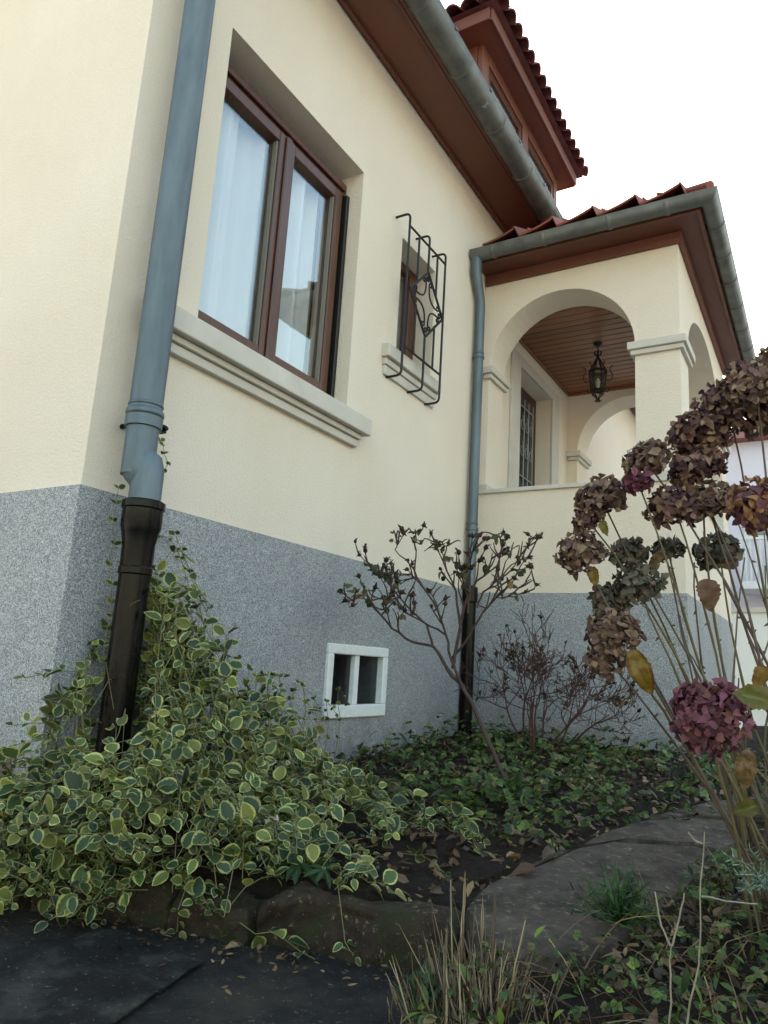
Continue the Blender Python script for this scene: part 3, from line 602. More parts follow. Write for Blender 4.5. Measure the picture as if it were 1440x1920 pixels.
tm = tile_mesh('tile', .285, .36, .066, 'saw')
for row in range(6):
    s_ = row*.31
    y = py0-.02+s_*math.cos(PT); z = pz0-.012+s_*math.sin(PT); xmax = px1-s_*math.cos(PT)
    x = 1.545-.142
    while x > .2:
        if x+.14 < xmax+.1: link('tile', tm, M['tile'], PR, Matrix.Translation((x, y, z)) @ Matrix.Rotation(PT, 4, 'X'))
        x -= .287
for row in range(6):
    s_ = row*.31; x = px1-.04-s_*math.cos(PT); z = pz0+.012+s_*math.sin(PT); y = py0+.3+s_*math.cos(PT)
    while y < py1-s_*math.cos(PT)-.1:
        link('tile', tm, M['tile'], PR, Matrix.Translation((x, y, z)) @ Matrix.Rotation(R(90), 4, 'Z') @ Matrix.Rotation(PT, 4, 'X')); y += .287
b_ = MB(); b_.tube([Vector((px1, py0, pz0+.02)).lerp(Vector((max(xa, px0), (py0+py1)/2, pz0+rise+.03)), t/6) for t in range(7)], [.03, .05, .055, .05, .055, .05, .055], 10); b_.build('hip_tile', M['tile'], PR, smooth=True)

# dormer
dy0, dy1, dz0, dz1 = 4.70, 6.66, 4.9, 5.9
def dp(name, *bs, m=M['brown'], p=H, bevel=.004):
    b_ = MB()
    for q in bs: b_.box(*q)
    return b_.build(name, m, p, bevel=bevel)
DM = dp('dormer', (-2.0, -.05, dy0+.02, dy1-.02, dz0, dz1+.1), m=M['wall'], bevel=0)
dp('dormer_post', (-.048, 0, dy0, dy0+.13, dz0-.2, dz1), p=DM); dp('dormer_post', (-.048, 0, dy1-.1, dy1, dz0-.2, dz1), p=DM)
dmid = 5.70; dp('dormer_post', (-.048, .004, dmid-.07, dmid+.07, dz0-.2, dz1), p=DM)
dp('dormer_lintel', (-.048, .006, dy0+.13, dmid-.07, dz1-.1, dz1), (-.048, .006, dmid+.07, dy1-.1, dz1-.1, dz1), p=DM)
dp('dormer_cheek', (-2, -.05, dy0-.012, dy0+.018, dz1-.3, dz1), p=DM); dp('dormer_cheek', (-.32, -.05, dy0-.012, dy0+.018, dz0-.3, dz1-.302), p=DM)
dp('shutter_bar', (-.03, .012, dy0+.15, dmid-.09, dz1-.34, dz1-.31), m=wi, p=DM); dp('shutter_bar', (-.03, .012, dmid+.09, dy1-.12, dz1-.34, dz1-.31), m=wi, p=DM)
for a, c in ((dy0+.13, dmid-.07), (dmid+.07, dy1-.1)):
    dp('window_frame', (-.046, -.01, a, a+.06, dz0-.2, dz1-.1), (-.046, -.01, c-.06, c, dz0-.2, dz1-.1), (-.046, -.01, a+.06, c-.06, dz1-.17, dz1-.1), m=M['brown2'], p=DM)
    dp('window_pane', (-.036, -.03, a+.05, c-.05, dz0-.2, dz1-.16), m=M['glass'], p=DM, bevel=0)
    dp('blind', (-.047, -.0405, a+.05, c-.05, dz0-.2, dz1-.16), m=simple('pale_blind', '#8E8A90', rough=.8), p=DM, bevel=0)
ex, ey0, ey1 = .165, 4.50, 6.80
dp('dormer_soffit', (-2, ex-.02, ey0, ey1, dz1, dz1+.02), p=DM, bevel=0)
dp('dormer_fascia', (ex-.02, ex, ey0-.0, ey1, dz1-.012, dz1+.10), (-2, ex-.02, ey0-.02, ey0, dz1-.012, dz1+.10), (-2, ex-.02, ey1, ey1+.02, dz1-.012, dz1+.10), p=DM)
DPT = R(30); hw = (ey1-ey0)/2+.06; dzt = dz1+.11
DRF = MB().add([(ex+.05, ey0-.06, dzt), (ex+.05, ey1+.06, dzt), (-3, ey1+.06, dzt), (-3, ey0-.06, dzt), (ex+.05-hw, (ey0+ey1)/2, dzt+hw*math.tan(DPT)), (-3, (ey0+ey1)/2, dzt+hw*math.tan(DPT))],
               [(0, 1, 4), (1, 2, 5, 4), (3, 0, 4, 5), (0, 3, 2, 1)]).build('dormer_roof', M['tile2'], DM)
tm2 = tile_mesh('tile', .152, .36, .05, 'roll', 12)
for row in range(4):
    s_ = row*.3; x = ex+.085-s_*math.cos(DPT); z = dzt+.0+s_*math.sin(DPT); lo = ey0-.06+s_*math.cos(DPT); hi = ey1+.06-s_*math.cos(DPT); y = lo+.085
    while y < hi-.02:
        link('tile', tm2, M['tile2'], DRF, Matrix.Translation((x, y, z)) @ Matrix.Rotation(R(90), 4, 'Z') @ Matrix.Rotation(DPT, 4, 'X')); y += .152
for row in range(2):
    s_ = row*.3; y = ey0-.085+s_*math.cos(DPT); z = dzt+s_*math.sin(DPT); x = ex-.02-s_*math.cos(DPT)
    while x > -1.4:
        link('tile', tm2, M['tile2'], DRF, Matrix.Translation((x, y, z)) @ Matrix.Rotation(DPT, 4, 'X')); x -= .152

# downpipes
PX, PY = .12, 1.69
DP = MB().tube([(PX, PY, 1.63), (PX, PY, 4.2), (.2, PY, 4.32), (.40, PY, 4.43)], .06, 24).build('downpipe', M['zinc'], H, smooth=True, angle=.9)
MB().tube([(PX, PY, 1.655), (PX, PY, 1.662), (PX, PY, 1.668)], [.0605, .0635, .0605], 24).build('seam_ring', M['zinc'], DP, smooth=True, angle=2)
MB().tube([(PX, PY, 1.30+.1), (PX, PY, 1.63)], .0575, 24).build('lower_section', M['zinc'], DP, smooth=True)
MB().tube([(PX, PY, 1.575), (PX, PY, 1.577), (PX, PY, 1.617), (PX, PY, 1.619)], [.058, .066, .066, .058], 24).build('clamp', M['zinc'], DP, smooth=True)
MB().tube([(PX, PY, 1.619), (PX, PY, 1.628), (PX, PY, 1.64), (PX, PY, 1.646)], [.066, .0685, .0665, .06], 24).build('bead', M['zinc'], DP, smooth=True, angle=2)
b_ = MB(); b_.box(PX-.01, PX+.02, PY+.062, PY+.09, 1.583, 1.612); b_.tube([(PX-.02, PY+.078, 1.597), (PX+.035, PY+.078, 1.597)], .008, 6); b_.build('clamp_bolt', M['black_iron'], DP)
b_ = MB(); b_.tube([(0.0, PY, 1.597), (PX-.06, PY, 1.597)], .01, 6); b_.build('clamp_pin', M['black_iron'], DP)
EX, EY = PX+.035, PY+.018
MB().tube([(PX, PY, 1.46), (PX+.004, PY+.002, 1.43), (PX+.012, PY+.006, 1.405), (EX-.012, EY-.006, 1.375)], [.0585, .0585, .058, .045], 24).build('offset_elbow', M['zinc'], DP, smooth=True)
MB().tube([(EX, EY, 1.27), (EX, EY, 1.42), (EX-.004, EY-.002, 1.44), (EX-.02, EY-.012, 1.455)], [.056, .056, .056, .054], 24).build('outlet', M['zinc'], DP, smooth=True)
MB().tube([(EX, EY, .1), (EX, EY, .40), (EX, EY, 1.045), (EX, EY, 1.05), (EX, EY, 1.07), (EX, EY, 1.075), (EX, EY, 1.15), (EX, EY, 1.195), (EX, EY, 1.215), (EX, EY, 1.275), (EX, EY, 1.28), (EX, EY, 1.303), (EX, EY, 1.308), (EX, EY, 1.29)],
          [.053, .053, .053, .058, .058, .054, .056, .064, .07, .07, .075, .075, .066, .055], 24).build('cast_iron_base', M['black_iron'], DP, smooth=True, angle=.5)
QX, QY = .05, 4.72
DP2 = MB().tube([(QX, QY, 1.33), (QX, QY, 3.52), (QX, QY-.01, 3.58), (QX, 4.64, 3.71), (QX, 4.622, 3.75), (QX, 4.622, 3.868)], [.037, .037, .037, .037, .04, .042], 18).build('downpipe', M['zinc'], H, smooth=True, angle=.9)
for z in (1.78, 3.1): MB().tube([(QX, QY, z-.012), (QX, QY, z-.01), (QX, QY, z+.01), (QX, QY, z+.012)], [.038, .044, .044, .038], 18).build('clamp', M['zinc'], DP2, smooth=True)
for z in (1.80, 3.11): MB().tube([(QX, QY, z+.012), (QX, QY, z+.02), (QX, QY, z+.03)], [.0375, .041, .0375], 18).build('bead', M['zinc'], DP2, smooth=True, angle=2)
MB().tube([(QX, QY, .2), (QX, QY, 1.25), (QX, QY, 1.26), (QX, QY, 1.36), (QX, QY, 1.37)], [.046, .046, .056, .056, .04], 18).build('cast_iron_base', M['black_iron'], DP2, smooth=True, angle=.5)

# lantern
LC = Vector((.605, 6.0, 0)); LN = thing('lantern', 'black wrought iron lantern hanging from the porch ceiling', 'lantern', (LC.x, LC.y, 3.1))
def lt(name, *tubes, m=M['iron'], r=.005, n=5):
    b_ = MB()
    for t in tubes: b_.tube([LC+Vector(p) for p in t], r, n)
    return b_.build(name, m, LN, smooth=True)
b_ = MB(); b_.tube([LC+Vector((0, 0, 3.66)), LC+Vector((0, 0, 3.645)), LC+Vector((0, 0, 3.63))], [.04, .038, .01], 12); b_.build('ceiling_rose', M['iron'], LN, smooth=True)
for k in range(4):
    z = 3.625-k*.022; b_ = MB(); a = k*1.57; b_.tube([LC+Vector((.009*math.cos(q)*math.cos(a), .009*math.cos(q)*math.sin(a), z+.014*math.sin(q))) for q in [j*.785 for j in range(9)]], .0028, 4); b_.build('chain_link', M['iron'], LN, smooth=True)
for k in range(4):
    a = k*math.pi/2+.4; c, s_ = math.cos(a), math.sin(a)
    lt('top_leaf', [(0, 0, 3.54), (.02*c, .02*s_, 3.55), (.03*c, .03*s_, 3.57), (.022*c, .022*s_, 3.585)], r=.008)
for k in range(6):
    a = k*math.pi/3+.2; c, s_ = math.cos(a), math.sin(a)
    lt('arm', [(0, 0, 3.545), (.02*c, .02*s_, 3.50), (.05*c, .05*s_, 3.44), (.075*c, .075*s_, 3.395)], r=.006)
    lt('corner_post', [(.075*c, .075*s_, 3.40), (.055*c, .055*s_, 3.22)], r=.006)
    sc = [(.075, 3.31), (.1, 3.30), (.122, 3.33), (.118, 3.37), (.1, 3.40), (.105, 3.43), (.12, 3.445), (.128, 3.43)]
    lt('side_scroll', [(c*x, s_*x, z) for x, z in sc], r=.0045)
    sc = [(.055, 3.22), (.075, 3.20), (.09, 3.215), (.085, 3.235)]; lt('side_scroll', [(c*x, s_*x, z) for x, z in sc], r=.0045)
    sc = [(.052, 3.21), (.045, 3.18), (.015, 3.155), (.006, 3.135), (.02, 3.12), (.03, 3.13)]; lt('foot_scroll', [(c*x, s_*x, z) for x, z in sc], r=.005)
b_ = MB()
for (r0, r1, za, zb) in ((.077, .079, 3.385, 3.405), (.057, .055, 3.212, 3.226)):
    b_.tube([LC+Vector((0, 0, za)), LC+Vector((0, 0, zb))], [r0, r1], 6, cap=False); b_.tube([LC+Vector((0, 0, zb)), LC+Vector((0, 0, za))], [r1-.012, r0-.012], 6, cap=False)
b_.build('ring', M['iron'], LN)
MB().tube([LC+Vector((0, 0, 3.226)), LC+Vector((0, 0, 3.385))], [.05, .068], 6, cap=False).build('glass_shade', M['glass_lamp'], LN)
MB().tube([LC+Vector((0, 0, 3.24)), LC+Vector((0, 0, 3.30)), LC+Vector((0, 0, 3.33))], [.012, .02, .01], 10).build('bulb', simple('dull_bulb', '#C9C5B8', rough=.3), LN, smooth=True)

# ------------------------------------------------------------------ neighbours
def nb_house(name, label, x0, x1, y0, y1, zt, wm, rm, wins, ridge, axis='x'):
    T = thing(name, label, 'house', ((x0+x1)/2, (y0+y1)/2, 0))
    b_ = MB(); b_.box(x0, x1, y0, y1, -.05, zt); b_.build('wall', wm, T)
    e = .4
    if axis == 'x': vs = [(x0-e, y0-e, zt), (x1+e, y0-e, zt), (x1+e, y1+e, zt), (x0-e, y1+e, zt), (x0+1.5, (y0+y1)/2, zt+ridge), (x1-1.5, (y0+y1)/2, zt+ridge)]
    else: vs = [(x1+e, y0-e, zt), (x1+e, y1+e, zt), (x0-e, y1+e, zt), (x0-e, y0-e, zt), ((x0+x1)/2, y0+1.5, zt+ridge), ((x0+x1)/2, y1-1.5, zt+ridge)]
    b_ = MB(); b_.add(vs, [(0, 1, 5, 4), (1, 2, 5), (2, 3, 4, 5), (3, 0, 4), (0, 3, 2, 1)]); b_.build('roof', rm, T)
    for f, u, z, ww, hh in wins:
        if f == 'y': bx = (u-ww/2, u+ww/2, y0-.06, y0+.02, z, z+hh); pn = (u-ww/2+.08, u+ww/2-.08, y0-.07, y0-.062, z+.08, z+hh-.08)
        else: bx = (x0-.06, x0+.02, u-ww/2, u+ww/2, z, z+hh); pn = (x0-.07, x0-.062, u-ww/2+.08, u+ww/2-.08, z+.08, z+hh-.08)
        wo_ = MB().box(*bx).build('window', M['white'], T); MB().box(*pn).build('pane', M['glass_nb'], wo_)
    return T
M['glass_nb'] = simple('far_window_glass', '#3A4A52', rough=.08, spec=.9)
pinkw = stucco('pale_pink_render', '#E6D8CE', '#EADDD4', '#EFE4DC'); lil = stucco('pale_lilac_render', '#D2D0DE', '#D9D7E4', '#E0DEE8'); whw = stucco('white_render', '#DEDEDA', '#E4E4E0', '#EAEAE6')
dkr = simple('dark_slate_roof', '#3A3A3C', '#4A4848', .8, scale=6)
nb_house('neighbour_house', 'pale pink neighbour house seen through the back arch of the porch', -9, -.4, 14, 22, 8.6, pinkw, M['tile'], [('y', -6, 4, 1.2, 1.5)], 2.6)
N2 = nb_house('neighbour_house', 'pale lilac neighbour house with balcony behind the hydrangea at right edge', .2, 7, 19, 27, 6.6, lil, M['tile'], [('y', .92, 4.2, .6, .85), ('y', 3.4, 3.6, .9, 1.3), ('y', 5.2, 3.6, .9, 1.3), ('y', 3.4, .9, 1, 1.3)], 2.4)
b_ = MB(); b_.box(.6, 3.4, 17.9, 18.99, 2.9, 3.07); b_.build('balcony_slab', M['white'], N2)
b_ = MB(); b_.box(.6, 3.4, 17.9, 17.96, 4.0, 4.07); 
for k in range(29):
    x = .62+k*.098; b_.box(x-.015, x+.015, 17.91, 17.95, 3.07, 4.0)
    for z in (3.3, 3.55, 3.8): b_.tube([(x+.049+.035*math.cos(q), 17.93, z+.07*math.sin(q)) for q in [j*1.05 for j in range(7)]], .01, 4)
b_.build('balcony_railing', M['white'], N2)
b_ = MB(); b_.box(.2, 7, 18.9, 18.99, 5.0, 5.15); b_.build('cornice', M['white'], N2)
nb_house('neighbour_house', 'white house with dark roof mirrored in the large window', 7.2, 15, 8.5, 20, 6.2, whw, dkr, [('x', 11, 3.2, 1.3, 1.5), ('x', 15, 3.2, 1.3, 1.5)], 3.0, 'y')
fn_ = thing('garden_wall', 'low cream garden wall far behind the hydrangea', 'wall', (2, 12.6, 0)); MB().box(-.2, 6, 12.5, 12.7, -.05, 1.9).build('wall_body', whw, fn_); MB().box(-.25, 6.05, 12.45, 12.75, 1.9, 1.98).build('coping', M['stone'], fn_)

# ------------------------------------------------------------------ plants
def leaf(b_, mw, L, Wd, nu=6, cup=.15, droop=.25, shape='ovate', nv=4, jag=0):
    vs = []; at = []
    for i in range(nu+1):
        t = i/nu
        if shape == 'ovate': wv = Wd*.5*(math.sin(math.pi*t**.8)**.75) if 0 < t < 1 else .0
        elif shape == 'petal': wv = Wd*.5*math.sin(math.pi*t**.62)**.55 if 0 < t < 1 else 0
        elif shape == 'lance': wv = Wd*.5*math.sin(math.pi*t**1.1)**1.0 if 0 < t < 1 else 0
        else: wv = Wd*.5*(1-t*.9)
        for j in range(nv+1):
            s_ = (j/nv-.5)*2; w_ = wv*s_*(1+jag*random.uniform(-1, 1)*(abs(s_) > .9))
            z = cup*abs(s_)*wv*1.2-droop*L*t*t
            vs.append(mw @ Vector((w_, L*t, z))); at.append(max(abs(s_), (t-.75)*4 if t > .75 else 0, (.1-t)*8 if t < .1 else 0))
    b_.add(vs, [(i*(nv+1)+j, i*(nv+1)+j+1, (i+1)*(nv+1)+j+1, (i+1)*(nv+1)+j) for i in range(nu) for j in range(nv)], at)
def frame(p, d, nrm):
    d = Vector(d).normalized(); nrm = Vector(nrm); x = d.cross(nrm); x = x.normalized() if x.length > 1e-4 else d.orthogonal().normalized(); z = x.cross(d)
    return Matrix(((x.x, d.x, z.x, p[0]), (x.y, d.y, z.y, p[1]), (x.z, d.z, z.z, p[2]), (0, 0, 0, 1)))
rv = lambda s_=1: Vector((random.uniform(-s_, s_), random.uniform(-s_, s_), random.uniform(-s_, s_)))

# --- variegated periwinkle
def mound(x, y):
    h = .60*math.exp(-((x-.16)/.24)**2-((y-1.80)/.28)**2)+.34*math.exp(-((x-.30)/.36)**2-((y-2.15)/.50)**2)
    h += .26*math.exp(-((x-.45)/.42)**2-((y-1.6)/.26)**2)+.09*math.exp(-((x-.7)/.45)**2-((y-2.1)/.35)**2)
    return h*(1+.35*noise.noise(Vector((x*5, y*5, 1))))
def vground(x, y): return .085 if y < kerb_y(x)-.05 and x > -.3 else max(bed(x, y), .1)
VP = thing('variegated_periwinkle', 'large mound of cream edged variegated periwinkle around the left downpipe', 'plant', (.4, 1.9, .2))
_a = Vector((.155, 1.708)); _d = (Vector((CAM.x, CAM.y))-_a).normalized()
def clears_pipe(p):
    q = Vector((p.x, p.y))-_a; t = q.dot(_d)
    return not (-.02 < t < 1.2 and -.09 < q.x*_d.y-q.y*_d.x < .10 and p.z > .56+.02*math.sin(p.x*40)-t*.1)
leaves = []; stems = MB()
def runner(p, heading, n, step, hold, size, free=False):
    pts = [Vector(p)]; d = Vector((math.cos(heading), math.sin(heading), 0))
    for k in range(n):
        q = pts[-1]
        if free: d = (d+Vector((0, 0, -.12))+rv(.15)).normalized(); nq = q+d*step; nq.z = max(nq.z, vground(nq.x, nq.y)+.012)
        else:
            d = (d+rv(.35)); d.z = 0; d.normalize(); nq = q+d*step; nq.z = vground(nq.x, nq.y)+mound(nq.x, nq.y)*hold+.015*math.sin(k*1.3)
        if nq.x < .025 and nq.y > YC-.03: nq.x = .025+random.random()*.02; d.x = abs(d.x)
        if nq.x < .05 and YC-.05 < nq.y <= YC-.03: nq.y = YC-.05
        if (nq-CAM).length < .9 or (nq.x > .66 and nq.y < kerb_y(nq.x)-.10 and nq.z < .3) or nq.y < 1.24: break
        pts.append(nq)
    if len(pts) < 3: return
    if not all(clears_pipe(q) for q in pts) and random.random() < .93: return
    stems.tube(pts, .0014, 4)
    for k in range(1, len(pts)):
        t = (pts[k]-pts[k-1]).normalized(); side = t.cross(Vector((0, 0, 1)))
        side = side.normalized() if side.length > .1 else Vector((1, 0, 0))
        if k % 2: side = (side+Vector((0, 0, .8))).normalized()
        for sg in (-1, 1):
            if random.random() < .1: continue
            dd = (side*sg*.9+t*.55+Vector((0, 0, .12))+rv(.4)).normalized()
            up = (Vector((0, 0, .8))+(CAM-pts[k]).normalized()*.45+rv(.75))
            s_ = size*random.uniform(.42, 1.12)*(1 if k < len(pts)-2 else .65)
            leaves.append((pts[k]+dd*.006, dd, up, s_))
for i in range(250):
    while True:
        x = random.uniform(.02, 1.15); y = random.uniform(1.28, 3.25)
        if random.random() < (mound(x, y)*2.6+.05*(y < 2.6))*(.35+1.3*(noise.noise(Vector((x*6, y*6, 9)))+.5)): break
    runner((x, y, vground(x, y)+mound(x, y)*random.uniform(.55, 1.05)), random.uniform(0, 6.28), random.randint(3, 7), random.uniform(.035, .05), random.uniform(.6, 1.12), .06)
for i in range(190):
    x = random.uniform(.08, .9); y = random.uniform(1.5, 2.1)
    runner((x, y, vground(x, y)+mound(x, y)*random.uniform(.2, .8)), random.uniform(0, 6.28), random.randint(2, 5), .042, random.uniform(.3, .95), .058)
# runners spilling over the kerb and along the bed edge
for i in range(150):
    x = random.uniform(-.12, .62); y = random.uniform(1.36, 1.66)
    if x < .04 and y > YC-.06: y = YC-.06-random.random()*.1
    runner((x, y, max(vground(x, y), .2)+.05+mound(x, y)*random.uniform(.3, 1)), -1.57+random.uniform(-1.5, 1.4), random.randint(2, 5), .042, 1, .058, True)
for i in range(170):
    x = random.uniform(-.25, .68); y = kerb_y(x)+random.uniform(-.26, .06)*(1 if x < .5 else .6)
    runner((x, y, .1+random.uniform(.02, .2)), random.uniform(0, 6.28), random.randint(2, 4), .04, 1, .056, True)
for i in range(16):
    x = random.uniform(.55, 1.0); y = kerb_y(x)+random.uniform(.02, .22)
    runner((x, y, vground(x, y)+.06+mound(x, y)*.7), -1.57+random.uniform(-.8, .8), random.randint(2, 4), .042, 1, .045, True)
for (a, c, y_, hd) in ((640, 1480, 1.9, -1.2), (700, 1500, 2.1, -.6), (820, 1500, 2.3, -.3), (600, 1450, 2.0, -.9), (860, 1520, 2.3, -.8), (740, 1470, 2.3, -.2), (690, 1600, 1.75, -1.3), (560, 1520, 1.8, -1.1)):
    p = onY(a, c, y_); runner(p, hd, 5, .042, 1, .056, True)
# shoots climbing on the downpipe
keep = []
def shoot(pl, X, size, force=False):
    pts = [onX(a, c, X) for a, c in pl]; pts = [q for i in range(len(pts)-1) for q in (pts[i], (pts[i]+pts[i+1])/2+Vector((0, random.uniform(-.012, .012), 0)))]+pts[-1:]
    if not force and not all(clears_pipe(q) for q in pts): return
    stems.tube(pts, .0015, 4)
    for k in range(1, len(pts)):
        t = (pts[k]-pts[k-1]).normalized()
        for sg in (-1, 1): (keep if force else leaves).append((pts[k], (Vector((0, sg, .1))*.8+t*.5+rv(.4)).normalized(), (CAM-pts[k]).normalized()+rv(.6), size*random.uniform(.6, 1)))
shoot([(287, 1060), (292, 960), (300, 900), (316, 870), (306, 835), (290, 815)], .07, .03, True)
shoot([(290, 1000), (318, 1010), (338, 1045), (350, 1085), (355, 1120), (362, 1170)], .03, .026, True)
shoot([(285, 1075), (310, 1080), (345, 1100), (380, 1115), (390, 1140)], .04, .03, True)
shoot([(195, 1300), (195, 1240), (200, 1180), (208, 1130), (205, 1060), (212, 975), (222, 915)], .09, .032, True)
for i in range(70):
    a = random.uniform(268, 350); e_ = (a-268)*1.5; shoot([(a-10, 1340+e_), (a, 1270+e_), (a+8, 1190+e_), (a+6, 1120+e_-random.uniform(0, 60))], random.uniform(.04, .22), .044)
for i in range(30):
    a = random.uniform(135, 205); e_ = (205-a)*1.3; shoot([(a-14, 1450+e_), (a-4, 1380+e_), (a+4, 1310+e_), (a+6, 1240+e_-random.uniform(0, 60))], random.uniform(.04, .34), .044)
for k in range(10): shoot([(430+k*22, 1420), (440+k*22, 1350), (436+k*22, 1300-random.uniform(0, 50)+k*4), (446+k*23, 1262-random.uniform(-30, 30)+k*8)], random.uniform(.05, .2), .03)
lmesh = []
for k in range(6):
    b_ = MB(); leaf(b_, Matrix(), 1, random.uniform(.66, .84), 6, random.uniform(.1, .35), random.uniform(.02, .22)); me = b_.mesh('leaf', smooth=True, attr='edge', angle=3); lmesh.append(me)
stems.build('stems', M['stem_green'], VP, smooth=True)
leaves = [q for q in leaves if clears_pipe(q[0])]+keep
leaves.sort(key=lambda q: (q[0]-CAM).length/q[3])
rest = MB()
for i, (p, d, up, s_) in enumerate(leaves):
    f = frame(p, d, up) @ Matrix.Scale(s_, 4)
    if i < 300: link('leaf', lmesh[i % 6], M['vinca_obj'], VP, f)
    else: leaf(rest, f, 1, random.uniform(.66, .84), 6, .22, .12)
o = rest.build('leaf_mass', M['vinca'], VP, smooth=True, attr='edge', angle=3); o['kind'] = 'stuff'

# --- roses
def bush(name, label, trunks, seed, m_bark, depth, leaf_n, hip_p, spread, first_r, budsz=.011):
    random.seed(seed); T = thing(name, label, 'shrub', trunks[0][0]); br = MB(); lf = MB(); hp = MB(); tips = []
    def grow(p, d, L, r, lv):
        pts = [p]; rs = [r]; n = 4
        for k in range(n):
            d = (d+rv(.22)+Vector((0, 0, .05))).normalized(); q = pts[-1]+d*(L/n)
            if q.x < .05: q.x = .05+random.random()*.03; d.x = abs(d.x)*.3
            if q.y > YP-.04: q.y = YP-.05
            pts.append(q); rs.append(max(.0019, r*(1-.42*(k+1)/n)))
        br.tube(pts, rs, 5)
        for k in range(2):
            q = pts[random.randint(1, n)]; dd = rv(1).normalized(); br.tube([q, q+dd*.012], [.002, .0004], 3)
        if lv > 0:
            for c in range(random.choice((2, 3, 3))):
                j = random.choice((n, n, n-1, n-2)); dn = (d*.9+rv(spread)); dn.z += .12; grow(pts[j], dn.normalized(), L*random.uniform(.55, .82), rs[j]*.78, lv-1)
        else:
            tips.append((pts[-1], d))
    for (p, d, L, r) in trunks: grow(Vector(p), Vector(d).normalized(), L, r, depth)
    for p, d in tips:
        if random.random() < hip_p:
            s_ = random.uniform(.7, 1.3)*budsz; hp.tube([p-d*s_*.3, p+d*s_*.3, p+d*s_*1.1, p+d*s_*1.7], [s_*.35, s_*.85, s_*.8, s_*.25], 6)
            for k in range(3): leaf(hp, frame(p+d*s_*1.2, (d*.5+rv(1)).normalized(), rv()), s_*1.9, s_*.9, 3, .2, .3, nv=2)
        if random.random() < leaf_n:
            for k in range(random.randint(2, 5)):
                dd = (rv(1)+Vector((0, 0, -.2))).normalized(); leaf(lf, frame(p-d*random.uniform(0, .06), dd, rv()+Vector((0, 0, .6))), random.uniform(.018, .036), random.uniform(.014, .024), 4, .3, .3, nv=2)
    br.build('branches', m_bark, T, smooth=True)
    if lf.v: o = lf.build('leaves', M['rose_leaf'], T, smooth=True, attr='edge', angle=3); o['kind'] = 'stuff'
    if hp.v: o = hp.build('dried_buds', M['hip'], T, smooth=True, attr='edge', angle=3); o['kind'] = 'stuff'
    return T
rb = onZ(960, 1475, bed(1, 2.6)+0.0)
YR = 3.05; rb = onY(962, 1492, YR)
RZM = onY(800, 1000, YR).z; RXM = onY(1000, 1050, YR).x; fork = onY(868, 1290, YR); fork2 = onY(812, 1215, YR)
random.seed(3)
T = thing('rose_bush', 'leaning leggy rose bush with sparse leaves before the porch downpipe', 'shrub', (rb.x, rb.y, bed(rb.x, rb.y)))
br = MB(); lf = MB(); hp = MB()
def limb(pl, r0, r1, yo=0.0, n_tw=0):
    pts = []
    for k, (a, c) in enumerate(pl):
        p = onY(a, c, YR+yo*k/len(pl)); p.x = max(p.x, .06); pts.append(p+rv(.004))
    sm = []
    for i in range(len(pts)-1):
        for t in range(3): sm.append(pts[i].lerp(pts[i+1], t/3)+(rv(.004) if t else Vector()))
    sm.append(pts[-1]); n = len(sm); br.tube(sm, [(r0+(r1-r0)*i/(n-1))*1.05 for i in range(n)], 6); return sm
def tip(p, d, kind):
    s_ = random.uniform(.009, .014)
    if 'b' in kind:
        hp.tube([p-d*s_*.3, p+d*s_*.3, p+d*s_*1.1, p+d*s_*1.6], [s_*.35, s_*.85, s_*.8, s_*.25], 6)
        for k in range(4): leaf(hp, frame(p+d*s_*.9, (d*.3+rv(1)).normalized(), rv()), s_*2, s_*.8, 3, .2, .3, nv=2)
    if 'l' in kind:
        for k in range(random.randint(2, 5)):
            dd = (rv(1)+Vector((0, 0, -.3))).normalized(); leaf(lf, frame(p-d*random.uniform(0, .07), dd, rv()+Vector((0, 0, .6))), random.uniform(.022, .046), random.uniform(.018, .03), 4, .3, .35, nv=2)
def twigs(sm, n, L, lv=1):
    for k in range(n):
        i = random.randint(len(sm)//3, len(sm)-1); d0 = (sm[min(i+1, len(sm)-1)]-sm[i-1]).normalized()
        d = (d0*.7+rv(.8)+Vector((0, 0, .35))).normalized(); pts = [sm[i]]
        for q in range(4):
            d = (d+rv(.25)+Vector((0, 0, .06))).normalized(); nx = pts[-1]+d*L*random.uniform(.6, 1.1)/4; nx.x = min(max(nx.x, .06), RXM); nx.z = min(nx.z, RZM+random.uniform(-.03, .0)); pts.append(nx)
        br.tube(pts, [.0046, .004, .0035, .0028, .002], 5)
        if lv: twigs(pts, random.randint(1, 2), L*.6, lv-1)
        u = random.random(); tip(pts[-1], d, 'b' if u < .36 else ('l' if u < .56 else ('bl' if u < .62 else '')))
limb([(975, 1530), (958, 1478), (940, 1445), (915, 1390), (885, 1320), (868, 1290)], .0095, .0085)
main = [limb([(868, 1290), (838, 1258), (812, 1213), (770, 1203), (735, 1180), (705, 1140), (680, 1120), (650, 1125)], .009, .002, -.1),
        limb([(812, 1213), (800, 1170), (770, 1145), (720, 1085), (700, 1070)], .006, .002, .1),
        limb([(868, 1290), (845, 1235), (835, 1190), (815, 1130), (790, 1095), (770, 1060), (740, 1030), (758, 1003)], .007, .002, -.15),
        limb([(850, 1255), (862, 1180), (878, 1120), (895, 1090), (930, 1060), (948, 1010)], .008, .002, .1),
        limb([(845, 1235), (880, 1190), (905, 1150), (930, 1120), (968, 1120), (985, 1110)], .006, .002, .0),
        limb([(862, 1180), (855, 1110), (830, 1050), (808, 1000)], .006, .002, .15),
        limb([(895, 1140), (905, 1110), (935, 1085), (960, 1060), (990, 1045)], .005, .0018, .1),
        limb([(835, 1190), (790, 1165), (760, 1150), (745, 1125), (720, 1120)], .005, .002, .05),
        limb([(878, 1150), (882, 1090), (878, 1040)], .005, .002, .0)]
